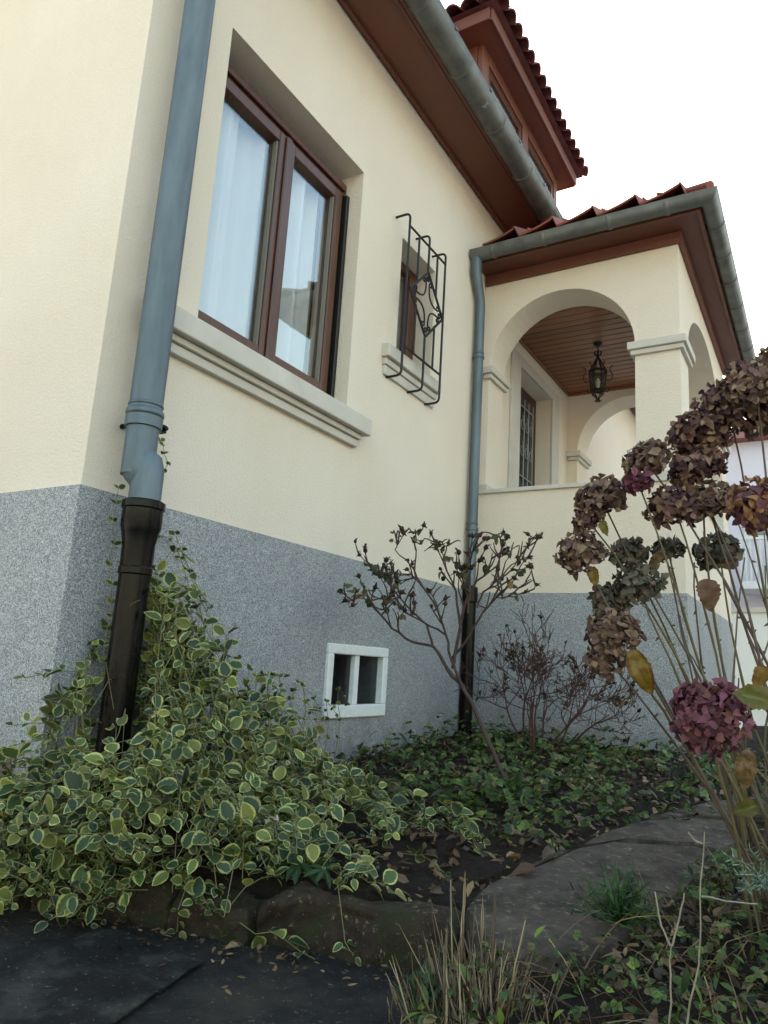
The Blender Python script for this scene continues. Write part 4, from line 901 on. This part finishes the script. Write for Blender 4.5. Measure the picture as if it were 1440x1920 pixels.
for sm in main:
    twigs(sm, 8, .15); tip(sm[-1], (sm[-1]-sm[-2]).normalized(), 'bl')
br.build('branches', M['bark'], T, smooth=True)
o = lf.build('leaves', M['rose_leaf'], T, smooth=True, attr='edge', angle=3); o['kind'] = 'stuff'
o = hp.build('dried_buds', M['hip'], T, smooth=True, attr='edge', angle=3); o['kind'] = 'stuff'
r2 = Vector((.70, 4.25, bed(.7, 4.25)))
bush('bare_rose_bush', 'low bare twiggy bush with dark dried buds against the porch base', [(r2+Vector((dx, dy, -.01)), (tx, ty, 1), L*.95, .0085) for dx, dy, tx, ty, L in
     ((0, 0, -.1, -.1, .3), (.06, .02, .25, 0, .3), (-.05, 0, -.35, 0, .3), (.1, .05, .4, -.1, .28), (.02, -.05, .1, -.2, .33), (.16, .08, .5, .0, .28), (.03, .03, .0, .1, .3), (-.03, .06, -.2, .0, .28), (-.1, .05, -.15, .1, .34))], 5, M['bark2'], 4, .06, .16, .85, .006)
random.seed(23)

# --- hydrangea
HB = Vector((2.12, 2.15, .22)); HY = thing('hydrangea', 'tall hydrangea with dried purple brown flower heads at the right edge', 'shrub', HB)
def head(c, rx, rz, n, m, axis):
    b_ = MB(); ax = Vector(axis).normalized(); ql = Vector((0, 0, 1)).rotation_difference(ax)
    n = int(n*.82); ni = int(n*.55)
    for i in range(n+ni):
        z = 1-1.72*((i if i < n else (i-n)*n/ni)+.5)/n; a = i*2.39996+random.uniform(-.2, .2); rr = math.sqrt(max(0, 1-z*z)); k = random.uniform(.82, 1.08) if i < n else random.uniform(.45, .65)
        lp = Vector((rx*rr*math.cos(a), rx*rr*math.sin(a), rz*z))*k; p = Vector(c)+ql @ lp; nn = (ql @ Vector((lp.x/rx/rx, lp.y/rx/rx, lp.z/rz/rz))).normalized()
        nn = (nn+rv(.55)).normalized(); t0 = nn.orthogonal().normalized(); t1 = nn.cross(t0); off = random.uniform(0, 1.57); fs = random.uniform(.014, .0215)
        for q in range(4):
            if random.random() < .06: continue
            an = off+q*1.5708+random.uniform(-.15, .15); d = (t0*math.cos(an)+t1*math.sin(an)+nn*random.uniform(-.25, .6)).normalized()
            leaf(b_, frame(p, d, nn+rv(.5)), fs*random.uniform(.8, 1.2), fs*random.uniform(.8, 1.15), 4, random.uniform(-.6, 1.0), random.uniform(-.6, .9), 'petal', nv=2, jag=.15)
    return b_
HEADS = [  # px, py, depth y, radius, radius z, florets, colour
    (1213, 862, 1.80, .048, .040, 60, 'brown'), (1197, 905, 1.78, .028, .026, 26, 'pink'), (1128, 935, 1.80, .056, .050, 80, 'brown'), (1102, 972, 1.80, .032, .03, 34, 'mauve'),
    (1090, 1038, 1.80, .054, .050, 74, 'brown'), (1180, 1040, 2.0, .042, .038, 46, 'green'), (1250, 1032, 2.05, .038, .03, 34, 'green'), (1195, 1098, 1.85, .058, .048, 76, 'green'), (1142, 1130, 1.86, .04, .042, 46, 'green'),
    (1150, 1185, 1.76, .054, .05, 70, 'brown'), (1138, 1232, 1.76, .044, .042, 46, 'brown'), (1265, 950, 1.86, .064, .048, 86, 'mauve'), (1330, 945, 1.9, .064, .046, 84, 'brown'),
    (1312, 815, 1.92, .072, .056, 100, 'mauve'), (1305, 876, 1.9, .066, .048, 90, 'mauve'), (1365, 765, 1.95, .075, .066, 110, 'mauve'), (1415, 722, 1.8, .072, .056, 110, 'brown'), (1440, 775, 1.9, .07, .07, 100, 'brown'),
    (1428, 952, 1.6, .054, .054, 80, 'orange'), (1345, 1035, 2.1, .056, .044, 60, 'green'), (1335, 1345, 1.76, .078, .062, 130, 'pink'), (1303, 1318, 1.77, .044, .036, 44, 'pink'), (1470, 690, 1.9, .07, .06, 70, 'brown')]
hs1 = MB(); 
def hstem(p0, p1, r0, r1, sag, m, name='stem'):
    n = 12; pts = []; mid = (p0+p1)/2+Vector(sag)
    for i in range(n+1):
        t = i/n; pts.append(p0*(1-t)**2+mid*2*t*(1-t)+p1*t*t+(rv(.003) if 0 < i < n else Vector()))
    b_ = MB(); rad = [(r0+(r1-r0)*i/n)*(1.25 if i in (4, 8) else 1) for i in range(n+1)]; b_.tube(pts, rad, 7)
    for i in (3, 5, 8, 10):
        q = pts[i]; sd = rv(1).normalized(); b_.tube([q, q+sd*.008, q+sd*.014], [.0035, .0025, .0008], 4)
    b_.build(name, m, HY, smooth=True, angle=1.5); return pts
hleafs = []
for i, (a, c, y_, rx, rz, n, m) in enumerate(HEADS):
    p = onY(a, c, y_); root = HB+Vector((random.uniform(-.12, .12), random.uniform(-.1, .12), 0)); dirn = (p-root).normalized()
    ax = (dirn+Vector((-.15, -.25, .35))).normalized()
    head(p, rx, rz, n, M['pet_'+m], ax).build('flower_head', M['pet_'+m], HY, smooth=True, attr='edge', angle=3)
    ln = (p-root).length
    pts = hstem(root, p-ax*rz*.5, random.uniform(.0035, .005), .0022, (random.uniform(-.16, .2), random.uniform(-.12, .12), ln*random.uniform(-.12, .18)), M['hyd_stem'] if i % 2 else M['hyd_stem2'])
for i in range(46):
    a = random.uniform(-.7, 1.2); root = HB+Vector((random.uniform(-.1, .15), random.uniform(-.1, .15), 0)); p = root+Vector((math.sin(a)*.35-.08, random.uniform(-.2, .3), random.uniform(.5, 1.15)))
    if (p-CAM).length < 1.1: p.y += .6
    hstem(root, p, .0038, .0018, (random.uniform(-.12, .12), random.uniform(-.1, .1), random.uniform(-.05, .12)), M['hyd_stem2'] if i % 4 else M['hyd_stem'])
hl = []
for k in range(3):
    b_ = MB(); leaf(b_, Matrix(), 1, (.5, .6, .68)[k], 16, random.uniform(.3, .7), random.uniform(.2, .6), nv=6, jag=.12)
    b_.v = [(x+.02*noise.noise(Vector((x*4, y*4, k))), y, z+.16*noise.noise(Vector((x*4, y*4, k*7+3)))+.015*math.sin(y*40+abs(x)*30)+.35*x*x*(k-1)*2) for x, y, z in b_.v]; hl.append(b_.mesh('leaf', smooth=True, attr='edge', angle=3))
for i, (a, c, y_, s_, dx, dz, m) in enumerate(((1184, 1218, 1.74, .10, .45, -1, 'yellow_leaf'), (1112, 1062, 1.78, .05, .1, -1, 'yellow_leaf'), (1322, 1085, 1.8, .075, .2, -1, 'dead'), (1245, 1035, 1.95, .05, -.6, -.6, 'dead'), (1130, 975, 1.78, .04, .2, -1, 'hyd_leaf'),
        (1450, 1318, 1.7, .075, -1, .25, 'hyd_leaf'), (1405, 1405, 1.8, .085, -.2, -1, 'dead'), (1440, 1250, 1.9, .06, -.4, -.6, 'yellow_leaf'), (1385, 1050, 2.0, .05, -.5, -.2, 'dead'), (1300, 910, 1.85, .04, .1, -1, 'dead'), (1425, 1510, 1.85, .06, -.8, -.3, 'hyd_leaf'))):
    p = onY(a, c, y_); f = frame(p, Vector((dx, -.15, dz)), (CAM-p).normalized()+rv(.35)) @ Matrix.Scale(s_, 4)
    link('leaf', hl[i % 3].copy(), None, HY, f).data.materials.append(M[m])

# --- ground cover, litter
random.seed(11)
gc = MB(); lt_ = MB()
def on_path(x, y):
    for s_ in PATHP:
        ins = False
        for i in range(len(s_)):
            (x1, y1), (x2, y2) = s_[i], s_[i-1]
            if (y1 > y) != (y2 > y) and x < (x2-x1)*(y-y1)/(y2-y1)+x1: ins = not ins
        if ins: return True
    return False
PATHP = [P2(s_) for s_ in slabs]
def lobed(b_, p, s_, up):
    a0 = random.uniform(0, 6.28); up = Vector(up).normalized(); t0 = up.orthogonal().normalized(); t1 = up.cross(t0)
    for k in range(3):
        a = a0+(k-1)*.95; d = t0*math.cos(a)+t1*math.sin(a)+up*.1; leaf(b_, frame(p, d, up+rv(.2)), s_, s_*.75, 3, .25, .25, nv=2, jag=.15)
n = 0
while n < 2300:
    x = random.uniform(.05, 2.3); y = random.uniform(2.2, 4.86)
    dens = sstep(2.2, 2.9, y+.35*(x-.8))*(.35 if x < .35 and y < 3.3 else 1)
    if y < 2.7 and x < 1: dens *= .25
    dens *= max(.05, min(1, .5+2.2*noise.noise(Vector((x*3.1, y*3.1, 4)))))
    if random.random() > dens or on_path(x, y) or (on_path(x-.05, y-.06) and random.random() < .6): continue
    n += 1; h = random.uniform(.005, .1)*(1 if random.random() < .8 else 1.6)*(1+.5*noise.noise(Vector((x*4, y*4, 5)))); p = Vector((x, y, gz(x, y)+h)); up = Vector((0, -.25, 1))+rv(.6)
    if random.random() < .72: lobed(gc, p, random.uniform(.018, .038), up)
    else: leaf(gc, frame(p, rv()+Vector((0, 0, .5)), up), random.uniform(.03, .07), random.uniform(.008, .02), 4, .2, .4, 'lance', nv=2)
for i in range(260):
    x = rb.x+random.gauss(.02, .17); y = rb.y-.12+random.gauss(0, .13)
    if on_path(x, y): continue
    p = Vector((x, y, gz(x, y)+random.uniform(.01, .13))); lobed(gc, p, random.uniform(.02, .038), Vector((0, -.25, 1))+rv(.6))
for i in range(4200):
    x = random.uniform(.05, 2.3); y = random.uniform(1.7, 4.85)
    if on_path(x, y) and random.random() < .95: continue
    if x < 1.4 and y < kerb_y(x)+.1: continue
    p = Vector((x, y, gz(x, y)+random.uniform(.004, .03))); leaf(lt_, frame(p, rv()*Vector((1, 1, .35)), Vector((0, 0, 1))+rv(.7)), random.uniform(.012, .05), random.uniform(.006, .028), 3, random.uniform(-.5, .8), random.uniform(-.5, .6), nv=2, jag=.2)
# rough patch in the right foreground
n = 0
while n < 2600:
    x = random.uniform(1.42, 2.3); y = random.uniform(1.0, 2.7)
    if on_path(x, y) or (x < 1.62 and y > 1.68): continue
    if y > 1.75 and x < 1.78-(y-1.75)*-.12 and random.random() < .8: continue
    if (Vector((x, y, .2))-CAM).length < .75: continue
    n += 1; h = random.uniform(.0, .08); p = Vector((x, y, gz(x, y)+h)); up = Vector((0, -.2, 1))+rv(.7); u = random.random()
    if u < .4: lobed(gc, p, random.uniform(.010, .022), up)
    elif u < .62: leaf(gc, frame(p, rv()+Vector((0, 0, .5)), up), random.uniform(.02, .05), random.uniform(.006, .018), 4, .2, .4, 'lance', nv=2)
    elif u < .85: leaf(lt_, frame(p-Vector((0, 0, h*.6)), rv(), up), random.uniform(.015, .045), random.uniform(.008, .028), 3, random.uniform(-.4, .7), .4, nv=2, jag=.2)
    else:
        d = (rv()+Vector((0, 0, .25))).normalized(); leaf(lt_, frame(p, d, up), random.uniform(.08, .2), .0035, 4, .1, .5, 'blade', nv=2)
for i in range(260):
    x = random.uniform(1.5, 2.3); y = random.uniform(1.1, 2.3)
    if on_path(x, y) or (Vector((x, y, .2))-CAM).length < .75 or (x < 1.62 and y > 1.68): continue
    p = Vector((x, y, gz(x, y)+random.uniform(0, .04))); d = (rv()*Vector((1, 1, .25))+Vector((0, 0, .15))).normalized(); L = random.uniform(.06, .22)
    lt_.tube([p, p+d*L*.5+Vector((0, 0, .02))+rv(.01), p+d*L+rv(.015)], [.0012, .001, .0006], 3)
# crumbs and twigs on the driveway foot
for i in range(260):
    x = random.uniform(-.1, 1.45); y = kerb_y(x)-.08-abs(random.gauss(0, .09))
    p = Vector((x, y, .1)); leaf(lt_, frame(p, rv()*Vector((1, 1, .2)), Vector((0, 0, 1))+rv(.4)), random.uniform(.008, .03), random.uniform(.004, .016), 3, random.uniform(-.3, .6), .1, nv=2, jag=.2)
for b2, nm, mm, lb, ct in ((gc, 'ground_cover', M['cover'], 'low green ground cover leaves over the bed', 'ground cover'), (lt_, 'leaf_litter', M['litter'], 'brown leaf litter and dry stalks on the soil', 'leaf litter')):
    o = b2.build(nm, mm, smooth=True, attr='edge', angle=3); o['kind'] = 'stuff'; o['label'] = lb; o['category'] = ct

# fallen leaves
fl = []
for k in range(4):
    b_ = MB(); leaf(b_, Matrix(), 1, random.uniform(.55, .8), 6, random.uniform(.4, 1.0), random.uniform(-.3, .4), jag=.25); fl.append(b_.mesh('fallen_leaf', smooth=True, attr='edge', angle=3))
spots = [(1010, 1632, .085, 'curled brown dead leaf on the near edge of the flagstone path'), (975, 1610, .05, 'small brown dead leaf just left of the curled one on the path edge'), (1085, 1545, .075, 'pale dead leaf lying across the far flagstone'), (1040, 1600, .06, 'thin pale leaf curled beside the path joint'), (820, 1710, .035, 'yellow leaf lying on the soil behind the kerb'),
         (1205, 1720, .08, 'tan curled leaf below the feathery green plant'), (1290, 1690, .05, 'yellow brown leaf by the pale dry stems'), (1225, 1525, .05, 'pale leaf at the far end of the path'), (450, 1775, .042, 'dry leaf at the foot of the kerb stone'), (1330, 1750, .05, 'brown leaf among the weeds right of the dry stems'), (1190, 1520, .05, 'buff leaf on the soil above the far flagstone')]
for i, (a, c, s_, lb) in enumerate(spots):
    p = onZ(a, c, .25)
    for _ in range(5): p = onZ(a, c, (.1 if c > 1770 and a < 600 else max(pathz(p.x, p.y)+.012, gz(p.x, p.y)+.02)))
    f = frame(p, rv()*Vector((1, 1, .1)), Vector((0, -.3, 1))+rv(.3)) @ Matrix.Scale(s_, 4)
    tag(link('fallen_leaf', fl[i % 4], M['dead'], None, f), lb, 'leaf', 'dead leaves on the ground')

# palmate hellebore
hp0 = onY(560, 1625, 1.77); HE = thing('hellebore', 'dark green palmate hellebore plant behind the kerb stone', 'plant', (hp0.x, hp0.y, .2))
def palmate(c, s_, up, n, par, m, wd=.2):
    up = Vector(up).normalized(); t0 = up.orthogonal().normalized(); t1 = up.cross(t0)
    b_ = MB(); b_.tube([Vector((c[0], c[1]+.02, max(.16, gz(c[0], c[1])))), Vector(c)-up*.01, Vector(c)], .0022, 4); b_.a = [0]*len(b_.v)
    for k in range(n):
        a = 6.28*k/n*.86+.3+random.uniform(-.12, .12); d = t0*math.cos(a)+t1*math.sin(a)+up*.12; leaf(b_, frame(c, d, up+rv(.15)), s_*random.uniform(.75, 1.1), s_*wd*1.4, 5, .3, .25, 'lance', nv=4, jag=.06)
    return b_.build('leaf', m, par, smooth=True, attr='edge', angle=3)
for a, c, y_, s_, n in ((560, 1612, hp0.y-.02, .085, 9), (520, 1590, hp0.y+.06, .06, 7), (600, 1585, hp0.y+.08, .07, 8), (490, 1600, hp0.y+.03, .055, 7), (610, 1630, hp0.y, .06, 7)):
    p = onY(a, c, y_); palmate(p, s_, (CAM-p).normalized()*.8+Vector((0, 0, .7))+rv(.2), n, HE, M['helleb'])
wp = onZ(511, 1545, .34); b_ = MB()
for k in range(5): leaf(b_, frame(wp, rv()+Vector((0, 0, .4)), (CAM-wp).normalized()+rv(.4)), .026, .02, 4, .4, .3, nv=2)
tag(b_.build('pale_petal_cluster', leafmat('pale_petal', [(0, '#C8B8B4'), (1, '#D8CCC6')]), None, smooth=True, attr='edge', angle=3), 'small pale pinkish flower among the periwinkle above the hellebore', 'flower')

# feathery plant
fp = onZ(1165, 1735, .25); FE = thing('feathery_plant', 'finely cut dark green plant growing over the near flagstone edge', 'plant', (fp.x, fp.y, .2)); b_ = MB()
for k in range(70):
    a = random.uniform(0, 6.28); el = random.uniform(.15, 1.35); d = Vector((math.cos(a)*math.cos(el), math.sin(a)*math.cos(el)*.8, math.sin(el))); L = random.uniform(.06, .125); p0 = fp+rv(.012); p0.z = fp.z
    b_.tube([p0, p0+d*L*.6, p0+d*L], [.0016, .0012, .0006], 3)
    for q in range(7):
        t = .3+.7*q/6; dd = (d+rv(.85)).normalized(); leaf(b_, frame(p0+d*L*t, dd, (CAM-p0).normalized()+rv(.6)), random.uniform(.018, .036), .0042, 3, .2, .25, 'lance', nv=2)
b_.build('foliage', M['fern'], FE, smooth=True, attr='edge', angle=3)['kind'] = 'stuff'

# dry grass clump and green base
gp = onZ(905, 1935, .12); DG = thing('dry_grass_clump', 'clump of upright dry straw stalks in the foreground', 'plant', (gp.x, gp.y, .1)); b_ = MB()
for k in range(300):
    a = random.gauss(0, 70); bx = 905+a; p0 = onZ(bx, random.uniform(1900, 1990), .11); hgt = (random.uniform(.03, .14) if random.random() < .7 else random.uniform(.1, .2))*math.exp(-((bx-880)/150)**2)+.03
    d = Vector((random.gauss(0, .26)+(bx-900)/620, random.gauss(0, .2), 1)).normalized(); L = hgt
    if random.random() < .55: leaf(b_, frame(p0, d, (CAM-p0)+rv(.5)), L, random.uniform(.002, .0048), 5, .3, random.uniform(-.3, .3), 'lance', nv=2)
    else: b_.tube([p0, p0+d*L*.5+rv(.006), p0+d*L+rv(.01)], [.0012, .001, .0006], 4)
for (a, c, t_, u) in ((950, 1840, 985, 1725), (860, 1860, 868, 1700), (925, 1850, 928, 1665), (865, 1800, 872, 1640), (850, 1800, 845, 1650), (900, 1850, 905, 1690), (830, 1850, 838, 1740), (995, 1900, 1072, 1800)):
    p0 = onY(a, c+60, gp.y); p1 = onY(t_, u, gp.y+.03); b_.tube([p0, p0.lerp(p1, .5)+rv(.003), p1], [.0018, .0015, .001], 4)
    leaf(b_, frame(p0.lerp(p1, .55), p1-p0, (CAM-p0)+rv(.3)), (p1-p0).length*.5, .006, 5, .3, .0, 'lance', nv=2)
b_.build('stalks', M['straw'], DG, smooth=True, attr='edge', angle=3)['kind'] = 'stuff'
gp2 = onZ(800, 1905, .12); GP2 = thing('green_seedling', 'small bushy green plant left of the dry grass clump', 'plant', (gp2.x, gp2.y, .1)); b_ = MB()
for k in range(120):
    p0 = gp2+Vector((random.gauss(0, .022), random.gauss(0, .02), random.uniform(0, .075))); leaf(b_, frame(p0, rv()+Vector((0, 0, .7)), (CAM-p0).normalized()+rv(.7)), random.uniform(.018, .04), random.uniform(.006, .011), 4, .3, .4, 'lance', nv=2)
b_.build('foliage', M['fern'], GP2, smooth=True, attr='edge', angle=3)['kind'] = 'stuff'

# pale dry stems
def dry_stem(label, lines, r):
    p0 = onY(*lines[0][0], 1.45); T = thing('dry_weed', label, 'weed', (p0.x, p0.y, .12))
    for pl in lines:
        b_ = MB(); pts = [onY(a, c, 1.45) for a, c in pl]; sm = []
        for i in range(len(pts)-1):
            for t in range(3): sm.append(pts[i].lerp(pts[i+1], t/3)+rv(.0012))
        sm.append(pts[-1]); b_.tube(sm, [r*(1-.5*i/len(sm)) for i in range(len(sm))], 5); b_.build('stalk', M['dry'], T, smooth=True)
M['dry'] = simple('pale_dry_stalk', '#6E6454', '#978C78', .8, scale=30)
dry_stem('pale forked dry stem left of the taller one, right foreground', [[(1252, 1960), (1258, 1880), (1256, 1800), (1260, 1770)], [(1258, 1775), (1240, 1735), (1228, 1672)], [(1259, 1772), (1275, 1720), (1283, 1675)]], .002)
dry_stem('tall pale dry stem with small yellow tip, right foreground', [[(1283, 1960), (1292, 1880), (1310, 1810), (1315, 1740), (1313, 1650), (1321, 1560)], [(1314, 1680), (1360, 1688), (1420, 1695)], [(1318, 1582), (1300, 1575), (1290, 1560)]], .0019)
# silver conifer sprig
cs = onY(1445, 1660, 1.75); CS = thing('silver_sprig', 'silvery green conifer like sprig below the hydrangea', 'plant', (cs.x, cs.y, .2)); b_ = MB()
for (a, c) in ((1365, 1605), (1380, 1640), (1405, 1590), (1425, 1655), (1395, 1665)):
    e = onY(a, c, 1.7); b_.tube([cs, cs.lerp(e, .5)+Vector((0, 0, .01)), e], [.002, .0016, .001], 4)
    for k in range(36):
        q = cs.lerp(e, .15+.85*k/35); d = ((e-cs).normalized()*.6+rv(.9)).normalized(); leaf(b_, frame(q, d, rv()), .018, .0026, 2, .1, .1, 'lance', nv=2)
b_.build('foliage', M['silver'], CS, smooth=True, attr='edge', angle=3)['kind'] = 'stuff'
# post beside the porch corner
pp = onY(1338, 1330, 6.5); PO = thing('garden_post', 'dark weathered post beside the porch corner behind the hydrangea', 'post', (pp.x, pp.y, .3))
b_ = MB(); b_.tube([(pp.x, pp.y, .3), (pp.x, pp.y, 1.05), (pp.x, pp.y, 1.06), (pp.x, pp.y, 1.12)], [.06, .06, .075, .07], 10); b_.build('shaft', simple('weathered_post', '#5A5E64', '#3A3A3C', .8, scale=12), PO, smooth=True, angle=.6)
b_ = MB(); b_.tube([(pp.x, pp.y, 1.12), (pp.x, pp.y, 1.16), (pp.x, pp.y, 1.2)], [.055, .06, .02], 10); b_.build('cap', M['black_iron'], PO, smooth=True, angle=.6)
